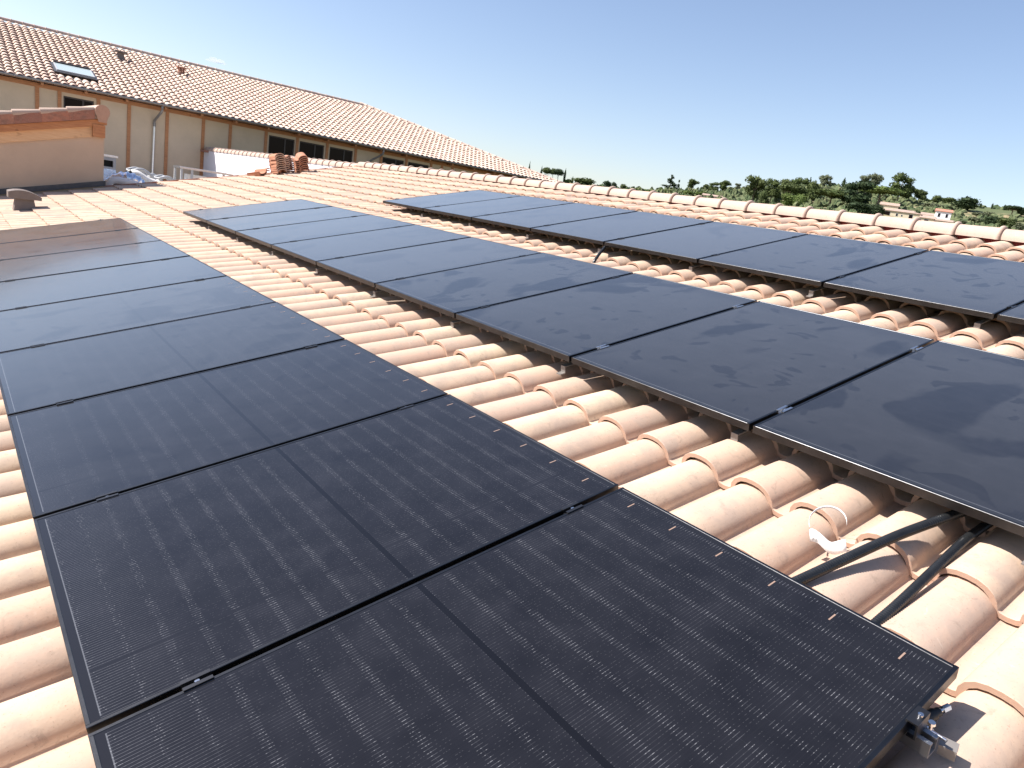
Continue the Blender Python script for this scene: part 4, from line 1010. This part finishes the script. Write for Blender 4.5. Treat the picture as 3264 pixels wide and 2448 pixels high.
g.lk(c, b.inputs['Base Color']); b.inputs['Roughness'].default_value = .95
o = put('scrub', mb, m); tag(o, 'low green scrub covering the hillside', 'scrub', kind='stuff')

# ---------------------------------------------------------------- distant houses
ROOFC = simple('distant_roof_tile', (.36, .265, .215), .9, 0, .15, .8); ROOFR = simple('distant_red_roof', (.42, .19, .13), .9, 0, .12, .8)
CREAM = simple('cream_wall', (.60, .52, .38), .9, 0, .04, .5); WHITEW = simple('white_wall', (.74, .72, .70), .9, 0, .03, .5); PINK = simple('pink_wall', (.62, .48, .42), .9)
SHUT = simple('blue_grey_shutter', (.30, .34, .38), .6)
def gable_house(name, label, cat, p, rz, L_, D_, H_, rise, wallm, roofm, wins_, ov=.35, hip=False):
    root = tag(empty(name, T(p) @ RZm(rz)), label, cat)
    mb = MB(); mb.box(0, L_, 0, D_, -3, H_); put('wall', mb, wallm, root)
    mb = MB(); V = [(-ov, -ov, H_ - .05), (L_ + ov, -ov, H_ - .05), (L_ + ov, D_ + ov, H_ - .05), (-ov, D_ + ov, H_ - .05)]
    a_ = D_ / 2 if hip else -ov
    V += [(a_, D_ / 2, H_ + rise), (L_ - a_, D_ / 2, H_ + rise)]
    mb.add(V + [(x_, y_, z_ - .18) for x_, y_, z_ in V[:4]], [(0, 1, 5, 4), (1, 2, 5), (2, 3, 4, 5), (3, 0, 4), (6, 7, 1, 0), (7, 8, 2, 1), (8, 9, 3, 2), (9, 6, 0, 3), (9, 8, 7, 6)]); put('roof', mb, roofm, root)
    for (x0, x1, z0, z1, face) in wins_:
        w = empty('window', Matrix()); w.parent = root
        mb = MB(); f = .08
        if face == 'f':
            mb.box(x0 - f, x0, -.06, -.002, z0 - f, z1 + f); mb.box(x1, x1 + f, -.06, -.002, z0 - f, z1 + f); mb.box(x0, x1, -.06, -.002, z0 - f, z0); mb.box(x0, x1, -.06, -.002, z1, z1 + f); put('frame', mb, SHUT, w)
            mb = MB(); mb.box(x0, x1, -.03, -.003, z0, z1); put('pane', mb, WINDOW, w)
    return root
def azdir(a): return a
# the row of houses faces the camera: local -Y side turned towards it
ang = -1.15
gable_house('bungalow', 'cream bungalow with a wide arched window on the hillside', 'house', (299.8, 143.0, 21.6), ang + .0, 15.5, 8, 3.0, .95, CREAM, ROOFC, [(.9, 4.4, .8, 2.4, 'f'), (6.7, 7.3, 1.1, 2.0, 'f'), (8.6, 9.0, 1.2, 1.7, 'f'), (11.4, 12.7, .1, 2.2, 'f')], hip=True)
gable_house('house', 'long house with a pink tiled roof between the bungalow and the white house', 'house', (312.5, 141.5, 22.4), ang, 14, 8, 3.0, 1.1, WHITEW, ROOFC, [(3.0, 4.0, .8, 2.0, 'f'), (9.0, 10.2, .8, 2.0, 'f')])
gable_house('white_house', 'white two storey house with a red tiled roof and two shuttered windows', 'house', (308.6, 124.6, 21.2), ang, 5.4, 6, 5.6, 1.0, WHITEW, ROOFR, [(.9, 1.6, 3.3, 4.6, 'f'), (3.6, 4.3, 3.3, 4.6, 'f')])
gable_house('garage', 'low grey garage with a sloping roof in front of the white house', 'house', (304.8, 128.3, 21.0), ang, 5.0, 5, 2.4, 1.1, CREAM, ROOFC, [(1.6, 3.0, .9, 1.7, 'f')])
gable_house('annexe', 'low annexe with a white awning at the foot of the white house', 'house', (304.0, 121.8, 20.6), ang, 6.0, 4, 2.2, .7, CREAM, ROOFC, [(1.0, 4.2, .5, 1.6, 'f')])
gable_house('cottage', 'small roof half hidden by trees behind the cream bungalow', 'house', (316, 150.5, 25.3), ang, 7, 6, 2.6, 1.2, CREAM, ROOFC, [])
gable_house('farmhouse', 'pale flat looking farmhouse on the skyline below the tiny pines', 'house', (336.5, 244.5, 27.9), -.95, 6.5, 5, 1.9, .5, CREAM, ROOFC, [(1.5, 2.4, .5, 1.4, 'f')])
gable_house('long_barn', 'long low building with a brownish roof just above the ridge tiles', 'house', (311.5, 240.5, 22.3), -.95, 16, 7, 1.8, .9, PINK, ROOFC, [(12.0, 12.8, .4, 1.2, 'f')])
gable_house('small_chalet', 'tiny tan roofed building in front of the wood above the ridge', 'house', (268.5, 154.5, 17.6), ang, 3.6, 4, 1.7, .6, CREAM, ROOFC, [(1.0, 1.8, .5, 1.2, 'f')])
ww_ = tag(put('garden_wall', MB().box(0, 5.0, 0, .5, -2, 1.9), PINK, None, T((290.5, 283.5, 19.5)) @ RZm(-.8)), 'small bright pink wall among round trees on the skyline', 'wall')
# ---------------------------------------------------------------- a wisp of cloud, some kilometres away
d = RX * ((690 - 1632) / 2255.7) + RY * ((195 - 1224) / 2255.7) + RZ
pc = CAM + d.normalized() * 4200
mb = MB(); R = random.Random(5)
for q in range(16):
    cx, cy, cz, rr = R.gauss(0, 24), R.uniform(-20, 20), R.gauss(0, 3.5), R.uniform(8, 17)
    V = []
    for i in range(7):
        ph = -pi / 2 + pi * i / 6
        for k in range(10):
            th = 2 * pi * k / 10; V.append((cx + rr * 1.5 * cos(ph) * cos(th), cy + rr * cos(ph) * sin(th), cz - .12 * cx + rr * .42 * sin(ph)))
    mb.add(V, [(i * 10 + k, i * 10 + (k + 1) % 10, (i + 1) * 10 + (k + 1) % 10, (i + 1) * 10 + k) for i in range(6) for k in range(10)], True)
m = bpy.data.materials.new('cloud_vapour'); m.use_nodes = True; t = m.node_tree; t.nodes.clear()
vo_ = t.nodes.new('ShaderNodeVolumePrincipled'); vo_.inputs['Color'].default_value = (1, 1, 1, 1); vo_.inputs['Density'].default_value = .022; vo_.inputs['Anisotropy'].default_value = .2
oo = t.nodes.new('ShaderNodeOutputMaterial'); t.links.new(vo_.outputs[0], oo.inputs['Volume'])
az = atan2(d.x, d.y)
o = put('cloud', mb, m, None, T(pc) @ RZm(-az)); tag(o, 'small white wisp of cloud above the far roof', 'cloud')
